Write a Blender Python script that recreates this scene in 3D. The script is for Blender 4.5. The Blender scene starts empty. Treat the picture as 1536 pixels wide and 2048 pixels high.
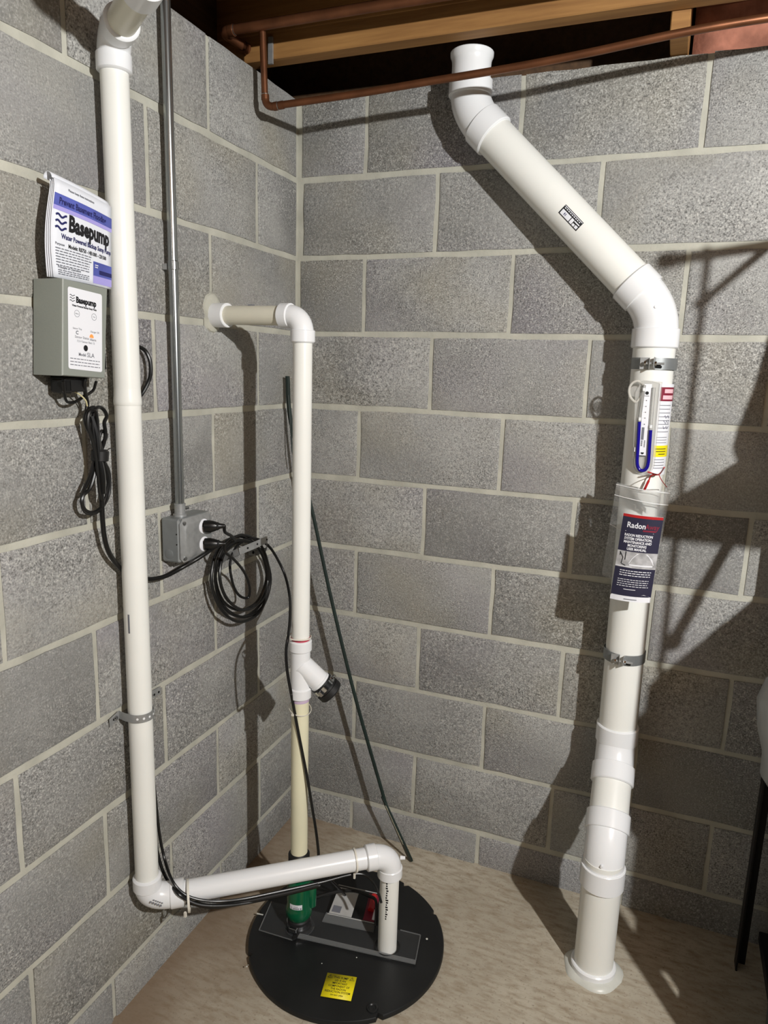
import bpy, math, random
from mathutils import Vector, Matrix, noise
random.seed(7)
PI = math.pi
scn = bpy.context.scene
COL = scn.collection

# ------------------------------------------------------------------ camera
cam = bpy.data.objects.new('camera', bpy.data.cameras.new('camera'))
COL.objects.link(cam)
R_ = Vector((0.92812212, 0.37107626, 0.029862)); U_ = Vector((-0.10033551, 0.17209433, 0.97995731)); F_ = Vector((-0.35849982, 0.91251627, -0.19695668))
m = Matrix((R_, U_, -F_)).transposed().to_4x4()
m.translation = Vector((1.01000763, -1.85345216, 1.43386))
cam.matrix_world = m
cam.data.sensor_fit = 'HORIZONTAL'; cam.data.sensor_width = 36.0
cam.data.lens = 1425.6454 / 1536 * 36.0
cam.data.clip_start = 0.02
scn.camera = cam

# ------------------------------------------------------------------ light and exposure
w = bpy.data.worlds.new('world'); scn.world = w; w.use_nodes = True
w.node_tree.nodes['Background'].inputs[0].default_value = (1.0, 0.95, 0.86, 1)
w.node_tree.nodes['Background'].inputs[1].default_value = 0.006
def lamp_light(name, loc, watts, radius, col):
    l = bpy.data.lights.new(name, 'POINT'); l.energy = watts; l.shadow_soft_size = radius; l.color = col
    o = bpy.data.objects.new(name, l); COL.objects.link(o); o.location = loc
    return o
LAMP = (2.11, -1.774, 1.985)
lamp_light('ceiling_bulb_light', LAMP, 170, 0.022, (1.0, 0.992, 0.972))
lamp_light('far_bulb_light', (.85, -3.1, 1.95), 5, 0.05, (1.0, 0.985, 0.955))
scn.view_settings.view_transform = 'Standard'; scn.view_settings.look = 'None'
scn.view_settings.gamma = 1.0; scn.view_settings.use_curve_mapping = False
scn.view_settings.exposure = 0.35

# ------------------------------------------------------------------ materials
def lin(c): return tuple(((x/255)/12.92 if x/255 <= .04045 else ((x/255+.055)/1.055)**2.4) for x in c)
def mat(name, rgb, rough=.5, metal=0.0, spec=.5, vary=0.0, vscale=8.0, bump=0.0, bscale=60.0, trans=0.0, ior=1.45, coat=0.0, emit=None, alpha=1.0):
    """Principled surface: colour with slow noise variation and a fine noise bump."""
    mt = bpy.data.materials.new(name); mt.use_nodes = True
    nt = mt.node_tree; b = nt.nodes['Principled BSDF']
    c = lin(rgb)
    b.inputs['Base Color'].default_value = (*c, 1); b.inputs['Roughness'].default_value = rough
    b.inputs['Metallic'].default_value = metal; b.inputs['Specular IOR Level'].default_value = spec
    b.inputs['Transmission Weight'].default_value = trans; b.inputs['IOR'].default_value = ior
    b.inputs['Coat Weight'].default_value = coat; b.inputs['Alpha'].default_value = alpha
    if emit: b.inputs['Emission Color'].default_value = (*lin(emit[0]), 1); b.inputs['Emission Strength'].default_value = emit[1]
    if vary or bump:
        tc = nt.nodes.new('ShaderNodeTexCoord')
    if vary:
        n = nt.nodes.new('ShaderNodeTexNoise'); n.inputs['Scale'].default_value = vscale; n.inputs['Detail'].default_value = 5
        nt.links.new(tc.outputs['Object'], n.inputs['Vector'])
        r = nt.nodes.new('ShaderNodeValToRGB')
        r.color_ramp.elements[0].position = .3; r.color_ramp.elements[1].position = .7
        r.color_ramp.elements[0].color = (*[x*(1-vary) for x in c], 1); r.color_ramp.elements[1].color = (*[min(1, x*(1+vary*.6)) for x in c], 1)
        nt.links.new(n.outputs['Fac'], r.inputs['Fac']); nt.links.new(r.outputs['Color'], b.inputs['Base Color'])
    if bump:
        n2 = nt.nodes.new('ShaderNodeTexNoise'); n2.inputs['Scale'].default_value = bscale; n2.inputs['Detail'].default_value = 4
        nt.links.new(tc.outputs['Object'], n2.inputs['Vector'])
        bp = nt.nodes.new('ShaderNodeBump'); bp.inputs['Strength'].default_value = bump; bp.inputs['Distance'].default_value = .002
        nt.links.new(n2.outputs['Fac'], bp.inputs['Height']); nt.links.new(bp.outputs['Normal'], b.inputs['Normal'])
    return mt

def mix_nodes(nt, fac, a, b):
    m_ = nt.nodes.new('ShaderNodeMix'); m_.data_type = 'RGBA'
    for sock, v in ((m_.inputs[0], fac), (m_.inputs[6], a), (m_.inputs[7], b)):
        if isinstance(v, (int, float)): sock.default_value = v
        elif isinstance(v, tuple): sock.default_value = (*v, 1) if len(v) == 3 else v
        else: nt.links.new(v, sock)
    return m_.outputs[2]
def ramp(nt, src, p0, p1):
    r = nt.nodes.new('ShaderNodeMapRange'); r.inputs[1].default_value = p0; r.inputs[2].default_value = p1
    nt.links.new(src, r.inputs[0]); return r.outputs[0]
def tex_noise(nt, vec, scale, detail=4, rough=.5):
    n = nt.nodes.new('ShaderNodeTexNoise'); n.inputs['Scale'].default_value = scale; n.inputs['Detail'].default_value = detail; n.inputs['Roughness'].default_value = rough
    nt.links.new(vec, n.inputs['Vector']); return n.outputs['Fac']

def block_material():
    mt = bpy.data.materials.new('concrete_block_face'); mt.use_nodes = True; nt = mt.node_tree; b = nt.nodes['Principled BSDF']
    tc = nt.nodes.new('ShaderNodeTexCoord'); oi = nt.nodes.new('ShaderNodeObjectInfo')
    add = nt.nodes.new('ShaderNodeVectorMath'); add.operation = 'ADD'
    mul = nt.nodes.new('ShaderNodeMath'); mul.operation = 'MULTIPLY'; mul.inputs[1].default_value = 37.0
    nt.links.new(oi.outputs['Random'], mul.inputs[0])
    nt.links.new(tc.outputs['Object'], add.inputs[0]); nt.links.new(mul.outputs[0], add.inputs[1])
    v = add.outputs[0]
    blotch = tex_noise(nt, v, 5.5, 4); grain = tex_noise(nt, v, 300, 2, .6); coarse = tex_noise(nt, v, 120, 3, .6); warm = tex_noise(nt, v, 3.2, 2); cool = tex_noise(nt, v, 2.3, 2)
    base = mix_nodes(nt, ramp(nt, blotch, .3, .7), lin((136, 136, 134)), lin((160, 160, 157)))
    base = mix_nodes(nt, ramp(nt, warm, .5, .75), base, lin((152, 149, 138)))
    base = mix_nodes(nt, ramp(nt, cool, .52, .75), base, lin((142, 140, 144)))
    # block to block difference
    tint = nt.nodes.new('ShaderNodeMapRange'); tint.inputs[3].default_value = .82; tint.inputs[4].default_value = 1.12
    nt.links.new(oi.outputs['Random'], tint.inputs[0])
    hsv = nt.nodes.new('ShaderNodeHueSaturation'); nt.links.new(base, hsv.inputs['Color']); nt.links.new(tint.outputs[0], hsv.inputs['Value'])
    sm2 = nt.nodes.new('ShaderNodeMath'); sm2.operation = 'MULTIPLY_ADD'; sm2.inputs[1].default_value = .45; nt.links.new(coarse, sm2.inputs[0]); nt.links.new(grain, sm2.inputs[2])
    g2 = sm2.outputs[0]
    rough = ramp(nt, tex_noise(nt, v, 4.0, 3), .36, .66)
    def scaled(src, lo, hi):
        q = nt.nodes.new('ShaderNodeMapRange'); q.inputs[3].default_value = lo; q.inputs[4].default_value = hi; nt.links.new(rough, q.inputs[0])
        k_ = nt.nodes.new('ShaderNodeMath'); k_.operation = 'MULTIPLY'; nt.links.new(src, k_.inputs[0]); nt.links.new(q.outputs[0], k_.inputs[1]); return k_.outputs[0]
    dark = mix_nodes(nt, scaled(ramp(nt, g2, .70, .53), .35, .95), hsv.outputs[0], lin((84, 83, 81)))
    lite = mix_nodes(nt, scaled(ramp(nt, g2, .76, .95), .35, .95), dark, lin((204, 203, 198)))
    nt.links.new(lite, b.inputs['Base Color']); b.inputs['Roughness'].default_value = .95; b.inputs['Specular IOR Level'].default_value = .15
    sm = nt.nodes.new('ShaderNodeMath'); sm.operation = 'ADD'; nt.links.new(grain, sm.inputs[0]); nt.links.new(coarse, sm.inputs[1])
    bp = nt.nodes.new('ShaderNodeBump'); bp.inputs['Strength'].default_value = .4; bp.inputs['Distance'].default_value = .003
    nt.links.new(sm.outputs[0], bp.inputs['Height']); nt.links.new(bp.outputs['Normal'], b.inputs['Normal'])
    return mt

def floor_material():
    mt = bpy.data.materials.new('concrete_floor'); mt.use_nodes = True; nt = mt.node_tree; b = nt.nodes['Principled BSDF']
    tc = nt.nodes.new('ShaderNodeTexCoord'); v = tc.outputs['Object']
    mp = nt.nodes.new('ShaderNodeMapping'); mp.inputs['Scale'].default_value = (1, 3.2, 1); mp.inputs['Rotation'].default_value = (0, 0, .7)
    nt.links.new(v, mp.inputs['Vector'])
    big = tex_noise(nt, v, 3.0, 5, .6); streak = tex_noise(nt, mp.outputs[0], 22, 5, .6); grit = tex_noise(nt, v, 160, 3)
    c = mix_nodes(nt, ramp(nt, big, .35, .68), lin((166, 157, 140)), lin((188, 180, 163)))
    c = mix_nodes(nt, ramp(nt, streak, .56, .30), c, lin((150, 137, 117)))
    c = mix_nodes(nt, ramp(nt, grit, .40, .25), c, lin((132, 120, 104)))
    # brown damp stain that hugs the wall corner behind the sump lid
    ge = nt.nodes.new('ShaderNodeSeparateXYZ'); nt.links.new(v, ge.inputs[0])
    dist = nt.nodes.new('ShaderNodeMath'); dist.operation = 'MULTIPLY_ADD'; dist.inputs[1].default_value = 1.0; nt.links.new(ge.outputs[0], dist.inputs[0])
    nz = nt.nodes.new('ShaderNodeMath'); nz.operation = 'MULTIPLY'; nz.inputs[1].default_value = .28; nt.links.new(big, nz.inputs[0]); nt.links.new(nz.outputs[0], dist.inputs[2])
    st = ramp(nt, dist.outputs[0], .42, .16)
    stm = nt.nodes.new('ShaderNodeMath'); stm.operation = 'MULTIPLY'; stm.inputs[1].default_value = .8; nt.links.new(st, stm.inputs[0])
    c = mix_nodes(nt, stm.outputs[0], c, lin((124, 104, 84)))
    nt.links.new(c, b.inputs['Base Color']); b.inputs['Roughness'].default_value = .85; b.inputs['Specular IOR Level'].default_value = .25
    bp = nt.nodes.new('ShaderNodeBump'); bp.inputs['Strength'].default_value = .25; bp.inputs['Distance'].default_value = .0015
    sm = nt.nodes.new('ShaderNodeMath'); sm.operation = 'ADD'; nt.links.new(streak, sm.inputs[0]); nt.links.new(grit, sm.inputs[1])
    nt.links.new(sm.outputs[0], bp.inputs['Height']); nt.links.new(bp.outputs['Normal'], b.inputs['Normal'])
    return mt

def wood_material(name, a, bcol, axis=0):
    mt = bpy.data.materials.new(name); mt.use_nodes = True; nt = mt.node_tree; b = nt.nodes['Principled BSDF']
    tc = nt.nodes.new('ShaderNodeTexCoord'); mp = nt.nodes.new('ShaderNodeMapping')
    s = [28, 28, 28]; s[axis] = 1.6; mp.inputs['Scale'].default_value = s; nt.links.new(tc.outputs['Object'], mp.inputs['Vector'])
    n = tex_noise(nt, mp.outputs[0], 2.2, 6, .6)
    nt.links.new(mix_nodes(nt, ramp(nt, n, .3, .7), lin(a), lin(bcol)), b.inputs['Base Color']); b.inputs['Roughness'].default_value = .7
    return mt

def film_material(name, tint, opac, rough=.12, ior=1.35):
    """clear plastic film / sheet: mostly see-through with a gloss and a little haze"""
    mt = bpy.data.materials.new(name); mt.use_nodes = True; nt = mt.node_tree; nt.nodes.clear()
    out = nt.nodes.new('ShaderNodeOutputMaterial'); tr = nt.nodes.new('ShaderNodeBsdfTransparent'); tr.inputs[0].default_value = (.97, .97, .97, 1)
    gl = nt.nodes.new('ShaderNodeBsdfGlossy'); gl.inputs['Roughness'].default_value = rough; gl.inputs[0].default_value = (1, 1, 1, 1)
    df = nt.nodes.new('ShaderNodeBsdfDiffuse'); df.inputs[0].default_value = (*lin(tint), 1)
    fr = nt.nodes.new('ShaderNodeFresnel'); fr.inputs[0].default_value = ior
    m1 = nt.nodes.new('ShaderNodeMixShader'); m1.inputs[0].default_value = opac
    nt.links.new(tr.outputs[0], m1.inputs[1]); nt.links.new(df.outputs[0], m1.inputs[2])
    m2 = nt.nodes.new('ShaderNodeMixShader'); nt.links.new(fr.outputs[0], m2.inputs[0])
    nt.links.new(m1.outputs[0], m2.inputs[1]); nt.links.new(gl.outputs[0], m2.inputs[2]); nt.links.new(m2.outputs[0], out.inputs[0])
    return mt

M = {
 'block': block_material(), 'floor': floor_material(),
 'mortar': mat('mortar', (186, 185, 173), .95, spec=.1, vary=.16, vscale=14, bump=.5, bscale=150),
 'pipe': mat('pvc_pipe', (237, 238, 233), .32, vary=.03, vscale=7), 'pipe_cream': mat('pvc_pipe_cream', (222, 219, 202), .35, vary=.04, vscale=9),
 'pipe_yellow': mat('pvc_pipe_aged', (228, 224, 194), .4, vary=.05, vscale=9),
 'fitting': mat('pvc_fitting', (234, 236, 238), .25, vary=.015, vscale=9),
 'caulk': mat('clear_caulk', (205, 206, 198), .35, vary=.06, vscale=40),
 'steel': mat('galvanised_steel', (168, 170, 170), .42, metal=.5, vary=.18, vscale=60),
 'steel_dark': mat('band_steel', (142, 146, 147), .45, metal=.5, vary=.1, vscale=40),
 'conduit': mat('zinc_conduit', (170, 174, 174), .24, metal=.92),
 'boxsteel': mat('box_steel', (160, 163, 164), .4, metal=.4, vary=.14, vscale=30),
 'black': mat('black_cable', (17, 17, 17), .35), 'blackmat': mat('black_rubber', (22, 22, 22), .55, vary=.2, vscale=25),
 'lid': mat('black_lid_plastic', (25, 26, 27), .42, vary=.35, vscale=9, bump=.15, bscale=30),
 'hole': mat('dark_hole', (8, 8, 8), .9), 'greybox': mat('grey_enclosure', (138, 143, 136), .45, bump=.1, bscale=300),
 'white_label': mat('white_label', (232, 234, 240), .4), 'paper': mat('paper', (226, 230, 238), .7), 'ink': mat('black_ink', (22, 22, 26), .7),
 'greyink': mat('grey_ink', (112, 114, 122), .7), 'navyink': mat('navy_ink', (32, 34, 92), .7), 'blueink': mat('blue_print', (86, 96, 178), .6, vary=.35, vscale=14),
 'orange': mat('orange_indicator', (240, 150, 80), .4, emit=((255, 140, 60), .25)),
 'green': mat('green_enamel', (12, 88, 56), .18, coat=.4), 'chrome': mat('chrome', (190, 192, 195), .14, metal=1),
 'yellow': mat('yellow_sticker', (240, 224, 20), .5), 'copper': mat('copper', (122, 78, 52), .42, metal=.65, vary=.3, vscale=18),
 'solder': mat('solder', (170, 160, 150), .35, metal=.9),
 'joist': wood_material('joist_wood', (128, 88, 46), (168, 124, 70), 0), 'subfloor': wood_material('subfloor_wood', (70, 50, 32), (96, 70, 46), 1),
 'insul': mat('insulation', (168, 112, 92), .95, vary=.35, vscale=30, bump=1, bscale=50),
 'primer_red': mat('primer_red', (186, 62, 84), .35), 'primer_purple': mat('primer_purple', (196, 176, 200), .4),
 'rod': mat('rod_green', (28, 42, 38), .45, vary=.3, vscale=20), 'chip': mat('chipped_paint', (196, 192, 170), .7, vary=.3, vscale=40),
 'maroon': mat('maroon_print', (124, 26, 50), .5), 'navy': mat('navy_cover', (42, 41, 62), .4), 'pink': mat('pink_print', (232, 190, 198), .5),
 'red': mat('red_plastic', (176, 34, 36), .35), 'blueliq': mat('blue_liquid', (26, 18, 132), .15), 'lilac': mat('lilac_print', (168, 160, 226), .4),  # lilac: print colour on the instruction sheets
 'greyphoto': mat('grey_photo', (176, 176, 178), .5, vary=.35, vscale=60), 'silver': mat('silver_card', (182, 182, 180), .3, vary=.12, vscale=30),
 'film': film_material('clear_film', (225, 228, 228), .14), 'sheet': film_material('clear_sheet', (110, 112, 114), .06, .3, 1.16),
 'tray': film_material('clear_tray', (214, 214, 210), .30, .15), 'sheetedge': film_material('clear_sheet_edge', (128, 130, 130), .38, .3, 1.2), 'hose': film_material('clear_hose', (222, 220, 212), .62, .15), 'glint': film_material('painted_film_glint', (245, 246, 246), .75, .1),  # glint: bright white film that paints highlights on the bag's folds
 'tie': mat('nylon_tie', (226, 222, 210), .4),
 'shelf': mat('black_shelf', (16, 16, 17), .5), 'bagg': mat('grey_bag', (150, 152, 152), .3, vary=.12, vscale=16), 'card': mat('dark_carton', (44, 45, 46), .7),
 'bin': mat('grey_bin', (72, 76, 74), .5), 'porcelain': mat('porcelain', (230, 228, 220), .3),
 'stone': mat('wire_bare', (200, 192, 150), .4),
}

# ------------------------------------------------------------------ mesh helpers
def worigin(o):
    v = Vector((0, 0, 0))
    while o is not None: v += o.location; o = o.parent
    return v
def tag(o, label=None, cat=None, group=None, kind=None):
    if label: o['label'] = label
    if cat: o['category'] = cat
    if group: o['group'] = group
    if kind: o['kind'] = kind
    return o
def thing(name, loc, label, cat, group=None):
    o = bpy.data.objects.new(name, None); COL.objects.link(o); o.location = loc; o.empty_display_size = .05
    return tag(o, label, cat, group)
def perp(d):
    d = d.normalized(); a = Vector((0, 0, 1)) if abs(d.z) < .9 else Vector((1, 0, 0))
    x = a.cross(d).normalized(); return x, d.cross(x)
def smooth_path(pts, sub=6):
    """Catmull-Rom through the points"""
    p = [Vector(q) for q in pts]; out = []
    for i in range(len(p)-1):
        a = p[i-1] if i else p[0]*2-p[1]; b, c = p[i], p[i+1]; d = p[i+2] if i+2 < len(p) else p[-1]*2-p[-2]
        for k in range(sub):
            t = k/sub
            out.append(.5*((2*b)+(c-a)*t+(2*a-5*b+4*c-d)*t*t+(3*b-a-3*c+d)*t**3))
    out.append(p[-1]); return out
class MB:
    def __init__(s): s.v = []; s.f = []
    def add(s, vs, fs):
        n = len(s.v); s.v += [Vector(q) for q in vs]; s.f += [tuple(i+n for i in f) for f in fs]; return s
    def loft(s, rings, cap0=True, cap1=True, close=False):
        n = len(rings[0]); vs = [q for r in rings for q in r]; fs = []
        R = len(rings)
        for i in range(R if close else R-1):
            a, b = i*n, ((i+1) % R)*n
            for j in range(n): fs.append((a+j, a+(j+1) % n, b+(j+1) % n, b+j))
        if not close:
            if cap0: fs.append(tuple(range(n-1, -1, -1)))
            if cap1: fs.append(tuple((R-1)*n+j for j in range(n)))
        return s.add(vs, fs)
    def tube(s, path, r, n=12, cap=True, close=False):
        p = [Vector(q) for q in path]; N = len(p); rings = []; x = None
        for i in range(N):
            if close: t = p[(i+1) % N]-p[i-1]
            else: t = p[min(i+1, N-1)]-p[max(i-1, 0)]
            t.normalize()
            if x is None: x, y = perp(t)
            else:
                x = (x-t*x.dot(t)).normalized(); y = t.cross(x)
            rr = r[i] if isinstance(r, (list, tuple)) else r
            rings.append([p[i]+(x*math.cos(2*PI*k/n)+y*math.sin(2*PI*k/n))*rr for k in range(n)])
        return s.loft(rings, cap, cap, close)
    def lathe(s, o, d, prof, n=36, cap=True):
        """prof: (distance along d, radius)"""
        o = Vector(o); d = Vector(d).normalized(); x, y = perp(d)
        return s.loft([[o+d*h+(x*math.cos(2*PI*k/n)+y*math.sin(2*PI*k/n))*r for k in range(n)] for h, r in prof], cap, cap)
    def box(s, c, sz, rot=None, bev=0.0):
        hx, hy, hz = [q/2 for q in sz]; c = Vector(c)
        if bev <= 0:
            vs = [Vector((a*hx, b*hy, e*hz)) for a in (-1, 1) for b in (-1, 1) for e in (-1, 1)]
            fs = [(0, 1, 3, 2), (4, 6, 7, 5), (0, 4, 5, 1), (2, 3, 7, 6), (0, 2, 6, 4), (1, 5, 7, 3)]
        else:
            vs, fs = [], []; idx = {}
            for a in (-1, 1):
                for b in (-1, 1):
                    for e in (-1, 1):
                        for ax in range(3):
                            q = [a*hx, b*hy, e*hz]
                            for k in range(3):
                                if k != ax: q[k] -= bev*(1 if q[k] > 0 else -1)
                            idx[(a, b, e, ax)] = len(vs); vs.append(Vector(q))
            S = (-1, 1)
            for ax in range(3):
                for sg in S:
                    o2 = [k for k in range(3) if k != ax]; quad = []
                    for (p_, q_) in ((-1, -1), (1, -1), (1, 1), (-1, 1)):
                        key = [0, 0, 0]; key[ax] = sg; key[o2[0]] = p_; key[o2[1]] = q_
                        quad.append(idx[(*key, ax)])
                    flip = (sg < 0) ^ (ax == 1)
                    fs.append(tuple(quad[::-1] if flip else quad))
            for ax in range(3):
                o2 = [k for k in range(3) if k != ax]
                for p_ in S:
                    for q_ in S:
                        k0 = [0, 0, 0]; k1 = [0, 0, 0]; k0[ax] = -1; k1[ax] = 1
                        k0[o2[0]] = k1[o2[0]] = p_; k0[o2[1]] = k1[o2[1]] = q_
                        fs.append((idx[(*k0, o2[0])], idx[(*k1, o2[0])], idx[(*k1, o2[1])], idx[(*k0, o2[1])]))
            for a in S:
                for b in S:
                    for e in S: fs.append(tuple(idx[(a, b, e, ax)] for ax in range(3)))
        if rot is not None: vs = [rot @ q for q in vs]
        return s.add([c+q for q in vs], fs)
    def slab(s, pts, nrm, th):
        """polygon (list of 3D points) extruded by th along nrm"""
        nrm = Vector(nrm).normalized(); a = [Vector(q) for q in pts]; b = [q+nrm*th for q in a]; n = len(a)
        fs = [tuple(range(n-1, -1, -1)), tuple(range(n, 2*n))]+[(i, (i+1) % n, n+(i+1) % n, n+i) for i in range(n)]
        return s.add(a+b, fs)
    def sheet(s, grid):
        """grid[i][j] of points -> quads"""
        R, C = len(grid), len(grid[0])
        return s.add([q for r in grid for q in r], [(i*C+j, i*C+j+1, (i+1)*C+j+1, (i+1)*C+j) for i in range(R-1) for j in range(C-1)])
    def build(s, name, material, parent=None, loc=None, ang=32, solid=0.0, fix=True, data_only=False):
        import bmesh
        org = worigin(parent) if parent is not None else Vector((0, 0, 0))
        if loc is not None: org = org+Vector(loc) if parent is not None else Vector(loc)
        me = bpy.data.meshes.new(name); me.from_pydata([tuple(q-org) for q in s.v], [], s.f)
        if fix:
            bm = bmesh.new(); bm.from_mesh(me); bmesh.ops.recalc_face_normals(bm, faces=bm.faces); bm.to_mesh(me); bm.free()
        me.shade_smooth(); me.set_sharp_from_angle(angle=math.radians(ang)); me.materials.append(M[material])
        if data_only: return me
        o = bpy.data.objects.new(name, me); COL.objects.link(o)
        if parent is not None: o.parent = parent
        if loc is not None: o.location = loc
        if solid:
            md = o.modifiers.new('thickness', 'SOLIDIFY'); md.thickness = solid; md.offset = 0
        return o

_dg = None
def text_flat(s, size, bold=0.0, align='LEFT'):
    cu = bpy.data.curves.new('t', 'FONT'); cu.body = s; cu.size = size; cu.align_x = align; cu.offset = bold; cu.resolution_u = 2
    o = bpy.data.objects.new('t', cu); COL.objects.link(o)
    bpy.context.view_layer.update()
    me = bpy.data.meshes.new_from_object(o.evaluated_get(bpy.context.evaluated_depsgraph_get()))
    vs = [Vector(v.co) for v in me.vertices]; fs = [tuple(p.vertices) for p in me.polygons]
    bpy.data.objects.remove(o); bpy.data.curves.remove(cu); bpy.data.meshes.remove(me)
    return vs, fs
class Surf:
    """a flat printed surface: origin, u axis (reading direction), v axis (up)"""
    def __init__(s, o, u, v, lift=.0004):
        s.o = Vector(o); s.u = Vector(u).normalized(); s.v = Vector(v).normalized(); s.n = s.u.cross(s.v).normalized(); s.lift = lift
    def p(s, x, y, h=0.0): return s.o+s.u*x+s.v*y+s.n*(s.lift+h)
class Cyl:
    """printed surface wrapped on a pipe: base point, axis, radius, direction of angle 0"""
    def __init__(s, o, ax, r, a0, lift=.0005):
        s.o = Vector(o); s.ax = Vector(ax).normalized(); s.r = r; s.lift = lift
        a0 = Vector(a0); s.a = (a0-s.ax*a0.dot(s.ax)).normalized(); s.b = s.ax.cross(s.a)
    def p(s, x, y, h=0.0):
        t = x/s.r; return s.o+s.ax*y+(s.a*math.cos(t)+s.b*math.sin(t))*(s.r+s.lift+h)
class Print:
    """collects flat print (lettering, lines, patches) on one surface into one mesh"""
    def __init__(s, surf): s.s = surf; s.m = MB()
    def text(s, t, x, y, size, bold=0.0, align='LEFT', sx=1.0, h=0.0002):
        vs, fs = text_flat(t, size, bold, align)
        s.m.add([s.s.p(x+q.x*sx, y+q.y, h) for q in vs], fs); return s
    def rect(s, x0, y0, x1, y1, h=0.0, nx=1):
        s.m.sheet([[s.s.p(x0+(x1-x0)*i/nx, y, h) for i in range(nx+1)] for y in (y0, y1)]); return s
    def poly(s, pts, h=0.0): s.m.add([s.s.p(x, y, h) for x, y in pts], [tuple(range(len(pts)))]); return s
    def stroke(s, pts, wd, h=0.0002):
        L, Rr = [], []
        for i, (x, y) in enumerate(pts):
            a = pts[max(i-1, 0)]; b = pts[min(i+1, len(pts)-1)]; dx, dy = b[0]-a[0], b[1]-a[1]; l = math.hypot(dx, dy) or 1
            L.append(s.s.p(x-dy/l*wd/2, y+dx/l*wd/2, h)); Rr.append(s.s.p(x+dy/l*wd/2, y-dx/l*wd/2, h))
        s.m.sheet([L, Rr]); return s
    def lines(s, x0, x1, y, dy, n, th, ragged=.1, h=.0002, rnd=None):
        rnd = rnd or random
        for i in range(n):
            x = x0; e = x1-(x1-x0)*ragged*rnd.random()
            while x < e:
                wl = (x1-x0)*rnd.uniform(.05, .13); s.rect(x, y-dy*i, min(x+wl, e), y-dy*i+th, h, 1); x += wl+(x1-x0)*.022
        return s
    def build(s, name, material, parent, **k): return s.m.build(name, material, parent, fix=False, **k)
P = {}
P['side_loop']=[(0.012,-0.701,1.464),(0.016,-0.680,1.461),(0.020,-0.668,1.453),(0.025,-0.663,1.435),(0.025,-0.662,1.412),(0.020,-0.665,1.392),(0.014,-0.677,1.370),(0.012,-0.693,1.357)]
P['bundle_feed']=[(0.050,-0.862,1.405),(0.045,-0.863,1.391),(0.035,-0.850,1.371),(0.030,-0.842,1.357),(0.030,-0.846,1.342)]
P['hang_loop_dark']=[(0.050,-0.915,1.397),(0.040,-0.904,1.377),(0.030,-0.889,1.361),(0.030,-0.871,1.360),(0.030,-0.849,1.369),(0.040,-0.837,1.380),(0.050,-0.839,1.396)]
P['bundle_a']=[(0.034,-0.825,1.265),(0.034,-0.835,1.289),(0.034,-0.852,1.318),(0.034,-0.853,1.334),(0.034,-0.843,1.346),(0.034,-0.828,1.348),(0.036,-0.829,1.330),(0.036,-0.833,1.303),(0.036,-0.830,1.266),(0.034,-0.835,1.234),(0.034,-0.850,1.203),(0.034,-0.867,1.192),(0.034,-0.872,1.179),(0.034,-0.863,1.162),(0.034,-0.841,1.156),(0.034,-0.820,1.166),(0.036,-0.810,1.188),(0.036,-0.806,1.212),(0.036,-0.814,1.241),(0.038,-0.825,1.266)]
P['bundle_b']=[(0.038,-0.825,1.266),(0.036,-0.812,1.283),(0.036,-0.807,1.301),(0.036,-0.809,1.320),(0.034,-0.800,1.331),(0.034,-0.806,1.343),(0.034,-0.818,1.349),(0.036,-0.833,1.342),(0.038,-0.841,1.317),(0.040,-0.839,1.281),(0.040,-0.832,1.243),(0.040,-0.831,1.215),(0.040,-0.829,1.187)]
P['bundle_c']=[(0.042,-0.826,1.266),(0.042,-0.832,1.299),(0.042,-0.833,1.326),(0.042,-0.837,1.343),(0.040,-0.849,1.340),(0.040,-0.853,1.318),(0.042,-0.847,1.291),(0.042,-0.840,1.263),(0.042,-0.837,1.226),(0.040,-0.833,1.192),(0.040,-0.827,1.177)]
P['bundle_d']=[(0.030,-0.821,1.270),(0.032,-0.801,1.294),(0.030,-0.810,1.304),(0.030,-0.818,1.288),(0.030,-0.811,1.254),(0.030,-0.798,1.229),(0.030,-0.796,1.205),(0.030,-0.801,1.181),(0.032,-0.819,1.163),(0.030,-0.837,1.153),(0.030,-0.859,1.158),(0.030,-0.867,1.175),(0.030,-0.863,1.196),(0.030,-0.844,1.225),(0.032,-0.832,1.257)]
P['bundle_lead']=[(0.034,-0.823,1.251),(0.034,-0.823,1.214),(0.034,-0.823,1.176),(0.032,-0.821,1.137),(0.030,-0.816,1.101),(0.026,-0.802,1.068),(0.020,-0.774,1.035),(0.014,-0.736,1.003),(0.016,-0.688,0.983),(0.022,-0.663,0.978),(0.030,-0.635,0.979),(0.040,-0.602,0.988),(0.060,-0.578,1.003),(0.072,-0.553,1.015),(0.074,-0.531,1.021)]
P['cord_up']=[(0.100,-0.550,1.069),(0.095,-0.512,1.058),(0.085,-0.473,1.040),(0.070,-0.434,1.019)]
P['cord_lo']=[(0.100,-0.547,1.026),(0.100,-0.520,1.014),(0.098,-0.485,0.989),(0.090,-0.440,0.955),(0.085,-0.410,0.925),(0.080,-0.387,0.889),(0.075,-0.382,0.864),(0.070,-0.392,0.861),(0.065,-0.412,0.874),(0.060,-0.425,0.896),(0.055,-0.430,0.926),(0.050,-0.427,0.953),(0.050,-0.417,0.976),(0.050,-0.397,0.993),(0.050,-0.368,1.000)]
P['coil_0']=[(0.057,-0.383,1.020),(0.053,-0.458,1.003),(0.045,-0.482,0.939),(0.036,-0.442,0.851),(0.033,-0.350,0.792),(0.036,-0.265,0.801),(0.045,-0.235,0.873),(0.053,-0.286,0.969)]
P['coil_1']=[(0.061,-0.395,1.010),(0.052,-0.456,0.997),(0.044,-0.480,0.941),(0.043,-0.448,0.866),(0.048,-0.378,0.822),(0.057,-0.310,0.829),(0.065,-0.280,0.891),(0.066,-0.320,0.971)]
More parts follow.
